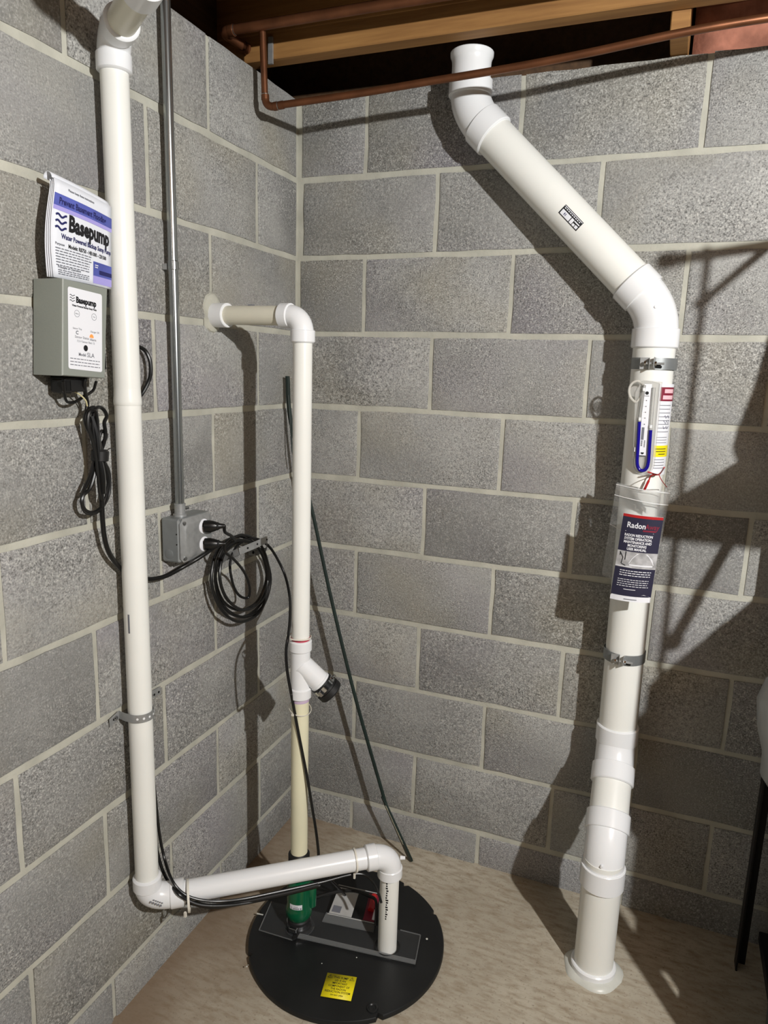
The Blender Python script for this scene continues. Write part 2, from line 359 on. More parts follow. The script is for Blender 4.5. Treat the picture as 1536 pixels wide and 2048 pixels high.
P['coil_2']=[(0.030,-0.337,0.991),(0.023,-0.414,0.982),(0.024,-0.452,0.920),(0.030,-0.426,0.844),(0.040,-0.356,0.795),(0.046,-0.272,0.797),(0.045,-0.227,0.863),(0.039,-0.261,0.947)]
P['coil_3']=[(0.028,-0.348,1.006),(0.030,-0.442,0.997),(0.038,-0.487,0.932),(0.047,-0.465,0.853),(0.051,-0.388,0.794),(0.049,-0.285,0.792),(0.041,-0.231,0.863),(0.032,-0.262,0.952)]
P['coil_4']=[(0.042,-0.351,0.998),(0.050,-0.444,0.993),(0.059,-0.484,0.943),(0.062,-0.460,0.879),(0.057,-0.379,0.824),(0.049,-0.278,0.820),(0.040,-0.231,0.875),(0.038,-0.262,0.947)]
P['coil_out']=[(0.050,-0.368,1.003),(0.060,-0.340,1.003),(0.065,-0.303,0.988),(0.070,-0.271,0.964),(0.080,-0.250,0.929),(0.100,-0.245,0.886),(0.140,-0.292,0.850),(0.200,-0.396,0.839),(0.245,-0.484,0.828),(0.250,-0.504,0.797),(0.255,-0.508,0.751),(0.262,-0.502,0.694)]
P['coil_out2']=[(0.241,-0.464,0.673),(0.250,-0.460,0.616),(0.259,-0.457,0.564),(0.268,-0.453,0.511),(0.279,-0.448,0.445),(0.289,-0.444,0.377),(0.299,-0.440,0.309),(0.305,-0.437,0.253),(0.309,-0.435,0.210)]
P['cab1_a']=[(0.012,-0.686,0.705),(0.012,-0.685,0.608),(0.015,-0.687,0.537),(0.020,-0.687,0.451),(0.030,-0.691,0.380),(0.045,-0.695,0.326)]
P['cab2_a']=[(0.012,-0.699,0.518),(0.018,-0.699,0.445),(0.025,-0.702,0.386),(0.035,-0.703,0.333),(0.050,-0.701,0.288)]
P['cab1_b']=[(0.090,-0.726,0.307),(0.118,-0.723,0.281),(0.148,-0.707,0.264),(0.184,-0.683,0.254),(0.224,-0.643,0.244),(0.282,-0.587,0.240),(0.353,-0.523,0.239),(0.407,-0.470,0.239),(0.435,-0.451,0.235),(0.454,-0.441,0.216),(0.472,-0.446,0.194),(0.487,-0.462,0.183)]
P['cab2_b']=[(0.105,-0.733,0.290),(0.129,-0.725,0.271),(0.156,-0.709,0.255),(0.194,-0.678,0.243),(0.234,-0.638,0.234),(0.293,-0.582,0.232),(0.354,-0.524,0.233)]
P['lid_cable']=[(0.242,-0.435,0.070),(0.265,-0.402,0.070),(0.293,-0.370,0.070),(0.324,-0.342,0.070),(0.362,-0.325,0.070),(0.401,-0.327,0.070),(0.426,-0.339,0.070)]
P['mano_loop']=[(0.948,-0.200,1.408),(0.943,-0.200,1.420),(0.933,-0.200,1.424),(0.923,-0.200,1.417),(0.919,-0.200,1.404),(0.923,-0.200,1.388),(0.935,-0.200,1.377),(0.942,-0.200,1.384),(0.950,-0.200,1.394)]
P['red_tie_a']=[(0.976,-0.134,1.222),(0.986,-0.134,1.219),(0.998,-0.134,1.217),(1.004,-0.134,1.222),(1.010,-0.200,1.242)]
P['red_tie_b']=[(0.998,-0.134,1.217),(0.985,-0.136,1.214),(0.980,-0.138,1.201),(0.973,-0.140,1.180)]
P['red_string']=[(1.001,-0.200,1.226),(1.009,-0.200,1.212),(1.020,-0.123,1.189)]
P['booklet']=[(0.924,-0.205,0.931),(1.011,-0.205,0.933),(1.020,-0.205,1.131),(0.936,-0.205,1.133)]

# ================================================================== the setting
def JZ(k): return 1.932-0.2032*k
wall_back = tag(MB().box((1.5, .104, 1.015), (3.4, .2, 2.23)).build('wall_back', 'mortar', loc=(0, 0, 0)), kind='structure')
wall_left = tag(MB().box((-.104, -1.7, 1.015), (.2, 3.8, 2.23)).build('wall_left', 'mortar', loc=(0, 0, 0)), kind='structure')
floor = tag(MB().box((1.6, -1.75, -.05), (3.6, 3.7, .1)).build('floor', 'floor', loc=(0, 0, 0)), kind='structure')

def block_mesh(wd, ht, seed):
    """one block face in the x-z plane facing -y: slightly ragged arris, worn edge, sides running back into the mortar"""
    rd = random.Random(seed); per = []
    nx = max(3, int(round(wd/.06))); nz = 3
    hw, hh = wd/2, ht/2
    for i in range(nx): per.append((-hw+wd*i/nx, -hh))
    for i in range(nz): per.append((hw, -hh+ht*i/nz))
    for i in range(nx): per.append((hw-wd*i/nx, hh))
    for i in range(nz): per.append((-hw, hh-ht*i/nz))
    j = [(x+rd.uniform(-.0016, .0016), z+rd.uniform(-.0016, .0016)) for x, z in per]
    n = len(j); mb = MB()
    r0 = [(x*(1-.0065/hw), -.0005, z*(1-.0065/hh)) for x, z in j]
    r1 = [(x, .0022, z) for x, z in j]
    r2 = [(x, .02, z) for x, z in j]
    mb.add(r0+r1+r2, [tuple(range(n))]+[(a*n+i, a*n+(i+1) % n, (a+1)*n+(i+1) % n, (a+1)*n+i) for a in range(2) for i in range(n)])
    me = mb.build('concrete_block', 'block', data_only=True, ang=60)
    return me
_bm = {}
def block(wall, x0, x1, z0, z1, back=True, rd=random.Random(3)):
    wd, ht = round(x1-x0, 3), round(z1-z0, 3)
    key = (wd, ht, rd.randrange(4))
    if key not in _bm: _bm[key] = block_mesh(wd, ht, len(_bm)*13+5)
    o = bpy.data.objects.new('concrete_block', _bm[key]); COL.objects.link(o); o.parent = wall
    c = (x0+x1)/2; zc = (z0+z1)/2; dv = rd.uniform(-.0012, .0008)
    if back: o.location = (c, dv, zc); o.rotation_euler = (0, 0, 0)
    else: o.location = (-dv, -c, zc); o.rotation_euler = (0, 0, PI/2)
    if rd.random() < .5: o.rotation_euler.y = 0
HJ, BJ = .0062, .0078                              # half head joint, half bed joint
jr = random.Random(11)
def courses(wall, first_even, first_odd, limit, back, corner):
    for k in range(-1, 10):
        z1 = JZ(k)-BJ if k > -1 else 2.131; z0 = JZ(k+1)+BJ
        if k == 9: z0 = -.06
        f = first_even if k % 2 == 0 else first_odd
        xs = [0.0]; x = f
        while x < limit: xs.append(x+jr.uniform(-.003, .003)); x += .4064
        xs.append(limit)
        for a, b in zip(xs[:-1], xs[1:]):
            a2 = a+(HJ if a > 0 else corner(k)); b2 = b-HJ
            if b2-a2 > .03: block(wall, a2, b2, z0+jr.uniform(-.001, .001), z1+jr.uniform(-.001, .001), back)
courses(wall_back, .4031, .1999, 2.3, True, lambda k: .017 if k % 2 == 0 else .010)
courses(wall_left, .2102, .4134, 2.5, False, lambda k: .008 if k % 2 == 0 else .010)

# mortar smeared in a rough collar where the discharge pipe enters the wall
mb = MB(); rd = random.Random(5); rings = []
for i, (h, r) in enumerate(((-.002, .040), (.005, .036), (.008, .030), (.009, .020))):
    rings.append([Vector((h, -.411+r*(1+.22*math.sin(3*t*2*PI/20+1)*(1 if i < 2 else .3))*math.cos(t*2*PI/20), 1.544+r*1.05*math.sin(t*2*PI/20)*(1.25 if math.sin(t*2*PI/20) > .7 else 1))) for t in range(20)])
mb.loft(rings); mb.build('mortar_collar', 'mortar', wall_left)

# framing overhead
ceiling = tag(MB().box((1.5, -1.6, 2.42), (3.7, 4.0, .03)).build('ceiling', 'subfloor', loc=(0, 0, 0)), kind='structure')
for y in (-.140, -.546, -.953, -1.359, -1.766, -2.172, -2.579, -2.985):
    MB().box((1.5, y, 2.29), (3.7, .045, .235), bev=.002).build('floor_joist', 'joist', ceiling)
MB().box((1.1, .175, 2.27), (2.6, .038, .27)).build('rim_board', 'subfloor', ceiling)
MB().box((-.165, -1.5, 2.27), (.038, 3.2, .27)).build('rim_board', 'subfloor', ceiling)
MB().box((.949, .02, 2.27), (.038, .27, .27), bev=.002).build('blocking', 'joist', ceiling)
mb = MB(); g = []
for i in range(15):
    row = []
    for j in range(9):
        x = .975+i*.06; z = 2.132+j*.033
        row.append((x, .05+.018*noise.noise(Vector((x*14, z*14, 0)))+.012*math.sin(j*1.3+i*.6), z))
    g.append(row)
mb.sheet(g); tag(mb.build('insulation', 'insul', ceiling, solid=.03))
# the porcelain lamp above the frame
lt = thing('ceiling_lamp', (LAMP[0], LAMP[1], LAMP[2]+.03), 'white porcelain lampholder on the underside of a joist to the right', 'lamp')
MB().lathe((LAMP[0], LAMP[1], LAMP[2]+.035), (0, 0, 1), [(0, .014), (.004, .02), (.035, .022), (.045, .012), (.05, .004)], 20).build('lampholder', 'porcelain', lt)
MB().lathe((LAMP[0], LAMP[1], LAMP[2]+.075), (0, 0, 1), [(0, .03), (.004, .055), (2.171-LAMP[2]-.075, .058)], 24).build('base', 'porcelain', lt)

# ================================================================== radon vent pipe
RR = .0463; HR = .0516
rv = thing('vent_pipe', (.97, -.255, 0), 'wide white plastic vent pipe rising from the floor, bending left to the joist', 'pipe')
V = Vector
top = V((.492, -.056, 0)); up = V((.9645, -.078, 0)); lo = V((.9705, -.255, 0))
c1 = V((top.x, top.y, 2.045)); c2 = V((.9615, up.y, 1.583))
c3 = V((.9665, -.078, .505)); c4 = V((.9705, -.255, .330))
def hub(o, d, a, b, r0, r1, ch=.0025):
    """socket: sleeve from distance a to b along d, with bevelled rims"""
    return MB().lathe(o, d, [(a, r0), (a, r1-ch*.5), (a+ch*.6, r1), (b-ch, r1), (b, r1-ch), (b+.001, r0)], 40)
def straight(a, b, r, n=40): return MB().tube([a, b], r, n)
def bend(c, d1, d2, l1, l2, r, n=36, k=9):
    p0, p2 = c+d1*l1, c+d2*l2
    return MB().tube([p0*(1-t)**2+c*2*t*(1-t)+p2*t*t for t in [i/k for i in range(k+1)]], r, n)
UPZ = V((0, 0, 1)); DN = -UPZ
dd = (c2-c1).normalized(); du = -dd; off = (c4-c3).normalized()
# straight lengths
straight(V((*lo.xy, .002)), V((*lo.xy, c4.z-.02)), RR).build('pipe', 'pipe', rv)
straight(c4-off*.05, c3+off*.05, RR).build('pipe', 'pipe', rv)
straight(V((*c3.xy, c3.z+.03)), c2+DN*.05, RR).build('pipe', 'pipe', rv)
straight(c2+du*.05, c1+dd*.07, RR).build('pipe', 'pipe', rv)
# flared piece up to the joist
MB().lathe((top.x, top.y, 2.09), UPZ, [(0, .0462), (.052, .0462), (.060, .0468), (.066, .0485), (.070, .0507), (.078, .0512), (.0795, .050), (.08, .044)], 40).build('pipe_flange', 'fitting', rv)
# upper 45 degree elbow
e = bend(c1, UPZ, dd, .045, .055, .0478).build('elbow', 'fitting', rv)
hub(c1, UPZ, .03, .066, .044, HR).build('socket', 'fitting', e)
hub(c1, dd, .045, .092, .044, HR).build('socket', 'fitting', e)
# lower 45 degree elbow
e = bend(c2, du, DN, .06, .05, .0478).build('elbow', 'fitting', rv)
hub(c2, du, .047, .092, .044, HR).build('socket', 'fitting', e)
hub(c2, DN, .042, .085, .044, HR).build('socket', 'fitting', e)
MB().lathe(c2+V((-.004, -.0478, .002)), (0, -1, 0), [(-.004, .004), (.0012, .003)], 10).build('mould_mark', 'fitting', e)
# two slight elbows that step the pipe out over the footing
e = bend(c3, UPZ, off, .05, .06, .0475).build('elbow', 'fitting', rv)
hub(c3, UPZ, .020, .066, .044, HR).build('socket', 'fitting', e)
hub(c3, off, .047, .092, .044, HR).build('socket', 'fitting', e)
MB().lathe(c3+V((.0465, 0, .01)), (1, 0, 0), [(-.004, .004), (.002, .0035)], 10).build('mould_mark', 'fitting', e)
e = bend(c4, -off, DN, .06, .05, .0475).build('elbow', 'fitting', rv)
hub(c4, -off, .043, .088, .044, HR).build('socket', 'fitting', e)
hub(c4, DN, .036, .089, .044, HR).build('socket', 'fitting', e)
MB().lathe(c4+V((-.002, -.0465, -.012)), (0, -1, 0), [(-.004, .004), (.0015, .003)], 10).build('mould_mark', 'fitting', e)
# ring at the slab, bedded in caulk
hub(V((*lo.xy, 0)), UPZ, .002, .024, .044, .0535).build('floor_ring', 'fitting', rv)
mb = MB(); rings = []
for h, r in ((0.0, .068), (.004, .066), (.008, .060), (.011, .052)):
    rings.append([V((lo.x+math.cos(t*PI/18)*r*(1+.05*math.sin(t*.9)+.04*math.sin(t*.4+1)), lo.y+math.sin(t*PI/18)*r*(1+.05*math.sin(t*.7)), h)) for t in range(36)])
mb.loft(rings).build('caulk_bead', 'caulk', rv)
# printed sticker on the sloping length
sdir = dd
face = (V((1.01, -1.853, 1.434))-(c1+c2)*.5)
sp = V((0, 0, 0))
cs = Cyl(c1+dd*.347, dd.cross(V((0, -1, 0))).cross(dd)*0+dd, RR, face)
pr = Print(cs); 
def crect(p, x0, y0, x1, y1, h=0, nx=6):
    p.m.sheet([[cs.p(x0+(x1-x0)*i/nx, y0, h) for i in range(nx+1)], [cs.p(x0+(x1-x0)*i/nx, y1, h) for i in range(nx+1)]])
crect(pr, -.0115, 0, .0115, .060)
st = pr.build('warning_label', 'ink', rv)
pr = Print(cs); crect(pr, -.0098, .0015, -.0085, .0585, .0003); crect(pr, -.0018, .003, .0095, .031, .0003); crect(pr, -.0018, .033, .0095, .0405, .0003); crect(pr, -.0018, .0420, .0005, .0575, .0003); crect(pr, .004, .0420, .0095, .0485, .0003); crect(pr, .003, .050, .0095, .0575, .0003)
pr.build('label_panel', 'white_label', st)
pr = Print(cs); rr = random.Random(6)
for i in range(9): crect(pr, -.0068, .004+i*.0058, -.0048, .0075+i*.0058, .0003, 2)
pr.build('printed_lines', 'white_label', st)
pr = Print(cs); crect(pr, .001, .012, .0065, .014, .0006, 2); crect(pr, .001, .016, .0065, .0175, .0006, 2); pr.build('printed_lines', 'navyink', st)
# plate label on the right side of the upright
cy = Cyl((up.x+.001, up.y, 1.233), UPZ, RR, V((.03, -1, 0)))
def a2(deg): return math.radians(deg)*RR
pr = Print(cy); pr.rect(a2(18), -.02, a2(88), .186, 0, 10); lb = pr.build('warning_label', 'white_label', rv)
pr = Print(cy); pr.rect(a2(23), .148, a2(88), .179, .0003, 10); pr.build('header', 'maroon', lb)
pr = Print(cy); pr.rect(a2(36), .166, a2(74), .175, .0006, 6); pr.rect(a2(32), .152, a2(74), .161, .0006, 6); pr.build('header_lettering', 'pink', lb)
pr = Print(cy); pr.rect(a2(21), .022, a2(88), .048, .0003, 10); pr.build('highlight', 'yellow', lb)
pr = Print(cy)
for i in range(8): pr.rect(a2(25), .138-i*.0085, a2(66+6*random.random()), .1395-i*.0085, .0003, 6)
for i in range(3): pr.rect(a2(25), .066-i*.006, a2(64), .0673-i*.006, .0003, 6)
for i in range(4): pr.rect(a2(25), .015-i*.0065, a2(62+5*random.random()), .0165-i*.0065, .0003, 6)
pr.build('printed_lines', 'greyink', lb)
pr = Print(cy); pr.rect(a2(24), .0395, a2(64), .0412, .0006, 6); pr.rect(a2(28), .0335, a2(64), .0352, .0006, 6); pr.rect(a2(36), .0275, a2(62), .0292, .0006, 6); pr.build('printed_lines', 'ink', lb)
pr = Print(cy); rr = random.Random(2)
for i in range(3):
    y = .113-i*.012; pr.stroke([(a2(42+k*4), y+.004*math.sin(k*2.1+i)) for k in range(7)], .0009, .0006)
pr.build('handwriting', 'navyink', lb)

# two steel band clamps holding the upright
def clamp(z, lab):
    c = V((up.x, up.y, z)); t = thing('pipe_clamp', (up.x, up.y, z), lab, 'clamp', 'band clamps on the wide vent pipe')
    mb = MB(); r = RR+.0022
    def arc(a0, a1, n=28):
        p = [V((c.x+math.cos(a)*r, c.y+math.sin(a)*r, 0)) for a in [math.radians(a0+(a1-a0)*i/n) for i in range(n+1)]]
        o = [V((c.x+math.cos(a)*(r+.0014), c.y+math.sin(a)*(r+.0014), 0)) for a in [math.radians(a0+(a1-a0)*i/n) for i in range(n+1)]]
        zz = (z-.0128, z+.0128)
        mb.loft([[V((q.x, q.y, zz[0])), V((q.x, q.y, zz[1])), V((s.x, s.y, zz[1])), V((s.x, s.y, zz[0]))] for q, s in zip(p, o)])
    arc(-86, 260); mb.build('band', 'steel_dark', t)
    a = math.radians(-93); er = V((math.cos(a), math.sin(a), 0)); et = V((-er.y, er.x, 0))
    R0 = c+er*r
    # two bent-out ears
    mb = MB(); mb.slab([R0-et*.007+UPZ*.012, R0-et*.005+er*.017+UPZ*.010, R0-et*.005+er*.017-UPZ*.013, R0-et*.008-UPZ*.0128], et, .0014)
    mb.slab([R0-et*.007-UPZ*.012, R0-et*.007-UPZ*.0128, R0-et*.0255-UPZ*.0128+er*.001, R0-et*.0255+UPZ*.0128+er*.001, R0-et*.007+UPZ*.0128], er, .0013)
    mb.slab([R0+et*.006+UPZ*.0128, R0+et*.004+er*.018+UPZ*.014, R0+et*.004+er*.018-UPZ*.008, R0+et*.006-UPZ*.0128], et, .0014)
    mb.build('ear', 'steel', t)
    MB().tube([R0+er*.010-et*.012, R0+er*.010+et*.026], .0026, 10).build('bolt', 'steel', t)
    MB().lathe(R0+er*.010-et*.012, -et, [(0, .005), (.004, .005), (.0048, .004)], 6).build('bolt_head', 'chrome', t)
    MB().lathe(R0+er*.010+et*.006, et, [(0, .005), (.0045, .005)], 6).build('nut', 'chrome', t)
    q = [R0+et*(.008+k*.013)-UPZ*(.0035 if 1 else 0) for k in range(2)]
    MB().tube([q[0]+er*.0018-UPZ*.0035, q[1]+er*.0008-UPZ*.0035], .0028, 8).build('slot', 'hole', t)
    MB().box((up.x, (up.y+RR+.002)/2+.0, z), (.012, .10, .0256)).build('wall_stem', 'steel_dark', t)
clamp(1.463, 'steel band clamp round the wide vent pipe just below its lower elbow')
clamp(.7597, 'steel band clamp round the wide vent pipe under the hanging booklet')

# ================================================================== copper water lines
cp = thing('copper_pipe', (.06, -.262, 2.03), 'thin dark copper pipe dropping from the joist and running level across the room', 'pipe')
A = [V((.040, -.252, 2.205)), V((.0455, -.251, 2.062))]
MB().tube(A, .0078, 16).build('riser', 'copper', cp)
MB().tube(smooth_path([(.082, -.247, 2.035), (.27, -.224, 2.048), (.4355, -.2165, 2.058), (.631, -.2155, 2.066), (.782, -.2145, 2.076), (.98, -.208, 2.095), (1.19, -.178, 2.113), (1.7, -.10, 2.15)], 5), .0078, 16).build('run', 'copper', cp)
cc = V((.0475, -.2505, 2.031)); d1 = (A[0]-A[1]).normalized(); d2 = V((1, .11, .10)).normalized()
e = bend(cc, d1, d2, .022, .026, .0088, 16).build('elbow', 'copper', cp)
for q, d in ((cc+d1*.024, d1), (cc+d2*.027, d2)):
    MB().lathe(q, d, [(-.007, .0085), (-.006, .0096), (.004, .0096), (.005, .008)], 16).build('collar', 'copper', e)
    MB().lathe(q, d, [(.0042, .009), (.006, .009), (.0065, .0078)], 16).build('solder_ring', 'solder', e)
MB().lathe(cc+d2*.034, d2, [(0, .009), (.012, .009)], 16).build('collar', 'copper', e)
bp = thing('copper_pipe', (-.05, -.262, 2.2), 'thicker copper pipe under the joist with an elbow at its left end', 'pipe')
MB().tube([V((-.045, -.262, 2.2035)), V((.27, -.262, 2.2035)), V((1.9, -.262, 2.2)) ], .0112, 18).build('run', 'copper', bp)
cb = V((-.062, -.262, 2.203))
e = bend(cb, V((1, 0, 0)), V((.12, 1, -.05)).normalized(), .022, .022, .0126, 18).build('elbow', 'copper', bp)
MB().lathe(cb+V((.02, 0, 0)), (1, 0, 0), [(-.002, .0126), (0, .0136), (.012, .0136), (.013, .011)], 18).build('collar', 'copper', e)
MB().lathe(cb+V((.0335, 0, 0)), (1, 0, 0), [(-.001, .0118), (.002, .0118)], 18).build('solder_ring', 'solder', e)
dk = V((.12, 1, -.05)).normalized()
MB().tube([cb+dk*.02, cb+dk*.088], .0112, 18).build('stub', 'copper', bp)
MB().lathe(cb+dk*.075, dk, [(0, .0112), (.001, .0132), (.014, .0132), (.016, .009)], 18).build('end_cap', 'copper', bp)
MB().box((.012, -.1665, 2.19), (.012, .006, .06)).build('hanger_strap', 'steel', bp)

# ================================================================== backup pump discharge pipe (left)
LR = .0247; LH = .0305
bd = thing('discharge_pipe', (.488, -.413, .02), 'long white pipe up the left wall with a level leg to the black lid', 'pipe')
lx, ly = .040, -.749
k1 = V((lx, ly, .263)); k2 = V((.488, -.413, .282)); k0 = V((lx, ly, 1.989))
hd = (k2-k1).normalized(); td = V((.82, -.57, .03)).normalized()
straight(V((lx, ly, k1.z+.05)), V((lx, ly, 1.37)), LR, 32).build('pipe', 'pipe', bd)
straight(V((lx, ly, 1.362)), V((lx, ly, k0.z-.03)), LR, 32).build('pipe', 'pipe', bd)
MB().lathe((lx, ly, 1.352), UPZ, [(-.002, LR), (0, LR+.0012), (.006, LR+.0015), (.016, LR+.0006), (.03, LR)], 32).build('belled_joint', 'pipe', bd)
straight(k1+hd*.05, k2-hd*.05, LR, 32).build('pipe', 'fitting', bd)
straight(V((*k2.xy, .012)), k2+DN*.04, LR-.0012, 32).build('pipe', 'pipe', bd)
straight(k0+td*.03, k0+td*.6, LR, 32).build('pipe', 'pipe_cream', bd)
e = bend(k0, DN, td, .042, .042, .0285, 28, 12).build('elbow', 'fitting', bd)
hub(k0, DN, .028, .058, .024, LH).build('socket', 'fitting', e)
hub(k0, td, .034, .066, .024, LH).build('socket', 'fitting', e)
hub(k0+td*.172, td, 0, .05, .024, LH).build('coupling', 'fitting', bd)
e = bend(k1, UPZ, hd, .04, .055, .0285, 28, 12).build('elbow', 'fitting', bd)
hub(k1, UPZ, .03, .058, .024, LH).build('socket', 'fitting', e)
hub(k1, hd, .048, .078, .024, LH).build('socket', 'fitting', e)
e = bend(k2, -hd, DN, .05, .045, .0285, 28, 12).build('elbow', 'fitting', bd)
hub(k2, -hd, .036, .062, .024, LH).build('socket', 'fitting', e)
hub(k2, DN, .034, .060, .024, LH).build('socket', 'fitting', e)
MB().lathe(k2+V((.032, .012, -.01)), (1, .3, 0), [(-.01, .005), (.002, .004)], 10).build('mould_mark', 'fitting', e)
# factory print
cy = Cyl((lx, ly, .9), UPZ, LR, V((.4, -.92, 0)))
pr = Print(cy); pr.rect(-.010, -.005, -.0062, .035, 0, 3); pr.build('factory_print', 'greyink', bd)
cy = Cyl((k2.x, k2.y, .1), UPZ, LR-.001, V((.5, -1, 0)))
pr = Print(cy); rr = random.Random(4)
for i in range(16): pr.rect(-.010+rr.uniform(-.001, .001), .115-i*.0065, -.0065+rr.uniform(-.001, .003), .119-i*.0065, 0, 2)
pr.build('factory_print', 'ink', bd)
se = Surf(k1+V((.031, -.0145, .008)), hd*.7+V((0, 0, -.45)), V((.05, .3, .8)), .004)
pr = Print(se)
for i in range(5): pr.rect(-.012+i*.006, 0, -.0085+i*.006, .0045); pr.rect(-.006+i*.005, .007, -.003+i*.005, .0095)
pr.build('moulded_mark', 'greyink', bd)

# perforated strap round the pipe, both ends fixed to the wall
t = thing('pipe_strap', (0, ly, .706), 'perforated grey metal strap holding the left pipe to the wall', 'strap')
path = [V((.0035, -.800, .702)), V((.0035, -.772, .709)), V((.018, -.7735, .709))]
for a in range(-170, 171, 17): path.append(V((lx+math.cos(math.radians(a))*(LR+.0018), ly+math.sin(math.radians(a))*(LR+.0018), .709)))
path = path[:2]+[V((.022, ly-.0262, .709))]+[V((lx+math.cos(math.radians(a))*(LR+.0018), ly+math.sin(math.radians(a))*(LR+.0018), .709)) for a in range(-95, 96, 10)]+[V((.02, ly+.0262, .709)), V((.0035, -.700, .709)), V((.0035, -.640, .708))]
mb = MB()
for a, b in ((0, len(path)),):
    rings = []
    for i in range(a, b):
        q = path[i]; tg = path[min(i+1, b-1)]-path[max(i-1, a)]; nn = V((tg.y, -tg.x, 0)).normalized()
        rings.append([q-UPZ*.0088, q+UPZ*.0088, q+UPZ*.0088+nn*.0012, q-UPZ*.0088+nn*.0012])
    mb.loft(rings)
mb.build('band', 'steel', t)
mb = MB()
for a in (-62, -35, -8, 19, 46): 
    r = LR+.0034; d = V((math.cos(math.radians(a)), math.sin(math.radians(a)), 0)); mb.lathe(V((lx, ly, .709))+d*(r-.0004), d, [(0, .0026), (.0004, .0024)], 10)
mb.build('perforation', 'fitting', t)
mb = MB()
for y in (-.788, -.662, -.647): mb.lathe((.0035, y, .7055), (1, 0, 0), [(0, .003), (.0016, .0028)], 10)
mb.build('perforation', 'hole', t)
MB().lathe((.004, -.783, .706), (1, 0, 0), [(0, .006), (.003, .005), (.0042, .002)], 8).build('screw', 'chrome', t)
MB().lathe((.004, -.674, .708), (1, 0, 0), [(0, .006), (.003, .005), (.0042, .002)], 8).build('screw', 'chrome', t)

# ================================================================== sump discharge pipe (centre)
CR = .0213; CH = .027
sd = thing('discharge_pipe', (.25, -.435, .2), 'white pipe from the green fitting up to an elbow into the left wall', 'pipe')
px_, py_ = .25, -.435
q0 = V((px_, py_, 1.541)); wd = V((-.25, .024, .003)).normalized()
straight(V((px_, py_, .79)), q0+DN*.03, CR, 32).build('pipe', 'pipe', sd)
straight(V((px_, py_, .15)), V((px_, py_, .66)), CR, 32).build('pipe', 'pipe_yellow', sd)
straight(q0+wd*.03, q0+wd*.262, CR, 32).build('pipe', 'pipe_cream', sd)
e = bend(q0, wd, DN, .042, .042, .0245, 28, 12).build('elbow', 'fitting', sd)
hub(q0, wd, .03, .056, .02, CH).build('socket', 'fitting', e)
hub(q0, DN, .03, .057, .02, CH).build('socket', 'fitting', e)
hub(q0+wd*.205, wd, 0, .046, .0208, .0275).build('coupling', 'fitting', sd)
MB().tube([q0+wd*.13+V((0, 0, CR+.0003)), q0+wd*.145+V((0, -.004, CR+.0001))], .0022, 6).build('scuff', 'greyink', sd)
# wye with a capped branch
w0 = V((px_, py_, .738)); bdv = V((.707*math.cos(math.radians(26)), .707*math.sin(math.radians(26)), -.707)).normalized()
wy = straight(V((px_, py_, .668)), V((px_, py_, .785)), .0235, 32).build('wye_body', 'fitting', sd)
hub(V((px_, py_, .772)), UPZ, 0, .026, .02, CH).build('socket', 'fitting', wy)
hub(V((px_, py_, .652)), UPZ, 0, .026, .02, CH).build('socket', 'fitting', wy)
straight(w0, w0+bdv*.070, .0258, 32).build('branch', 'fitting', wy)
MB().lathe(w0+bdv*.063, bdv, [(0, .0258), (.001, .0272), (.006, .0272), (.007, .0258)], 32).build('branch_rim', 'fitting', wy)
MB().lathe((px_, py_, .797), UPZ, [(0, CR), (.0005, CR+.0006), (.008, CR+.0006), (.0085, CR)], 32).build('primer_band', 'primer_red', sd)
MB().lathe((px_, py_, .642), UPZ, [(0, CR), (.0005, CR+.0006), (.011, CR+.0006), (.012, CR)], 32).build('primer_band', 'primer_purple', sd)
# rubber test cap, clamped on the branch
tc = thing('rubber_cap', w0+bdv*.086, 'black rubber cap with a steel hose clamp on the side branch', 'cap')
MB().lathe(w0+bdv*.069, bdv, [(0, .0255), (0, .029), (.022, .0292), (.0225, .0315), (.036, .0315), (.039, .029), (.0395, .02), (.0375, .018), (.0375, .001)], 36).build('cap', 'blackmat', tc)
MB().lathe(w0+bdv*.073, bdv, [(0, .0291), (0, .0301), (.0125, .0301), (.0125, .0291)], 36).build('clamp_band', 'chrome', tc)
fx, fy = perp(bdv); cdir = V((.15, -.9, -.1)); cdir = (cdir-bdv*cdir.dot(bdv)).normalized(); ct = bdv.cross(cdir)
MB().box(w0+bdv*.0795+cdir*.0325, (.011, .010, .014), Matrix((ct, cdir, bdv)).transposed(), bev=.001).build('clamp_housing', 'chrome', tc)
sdv = V((1, .3, .7)); sdv = (sdv-bdv*sdv.dot(bdv)).normalized()
MB().tube([w0+bdv*.0795+sdv*.031, w0+bdv*.0795+sdv*.039], .0035, 8).build('clamp_screw', 'chrome', tc)
# green fitting where the pipe meets the lid
gv = thing('check_valve', (px_+.004, py_-.004, .018), 'dark green barrel fitting with a white sticker standing on the black lid', 'valve')
gx, gy = px_+.003, py_-.004
MB().lathe((gx, gy, .046), UPZ, [(0, .022), (.003, .028), (.012, .0335), (.026, .0345), (.036, .0325), (.046, .0305), (.10, .0302), (.112, .029), (.116, .026), (.122, .0245)], 40).build('body', 'green', gv)
MB().lathe((gx+.030, gy+.012, .075), UPZ, [(0, .006), (.006, .012), (.06, .012), (.068, .008)], 20).build('side_lug', 'green', gv)
MB().lathe((gx, gy, .014), UPZ, [(0, .034), (.004, .034), (.012, .030), (.030, .029), (.034, .026)], 36).build('rubber_boot', 'blackmat', gv)
MB().lathe((gx, gy, .026), UPZ, [(0, .0295), (0, .0306), (.011, .0306), (.011, .0295)], 36).build('clamp_band', 'chrome', gv)
MB().box((gx+.001, gy-.0325, .031), (.022, .008, .013), bev=.0012).build('clamp_screw', 'chrome', gv)
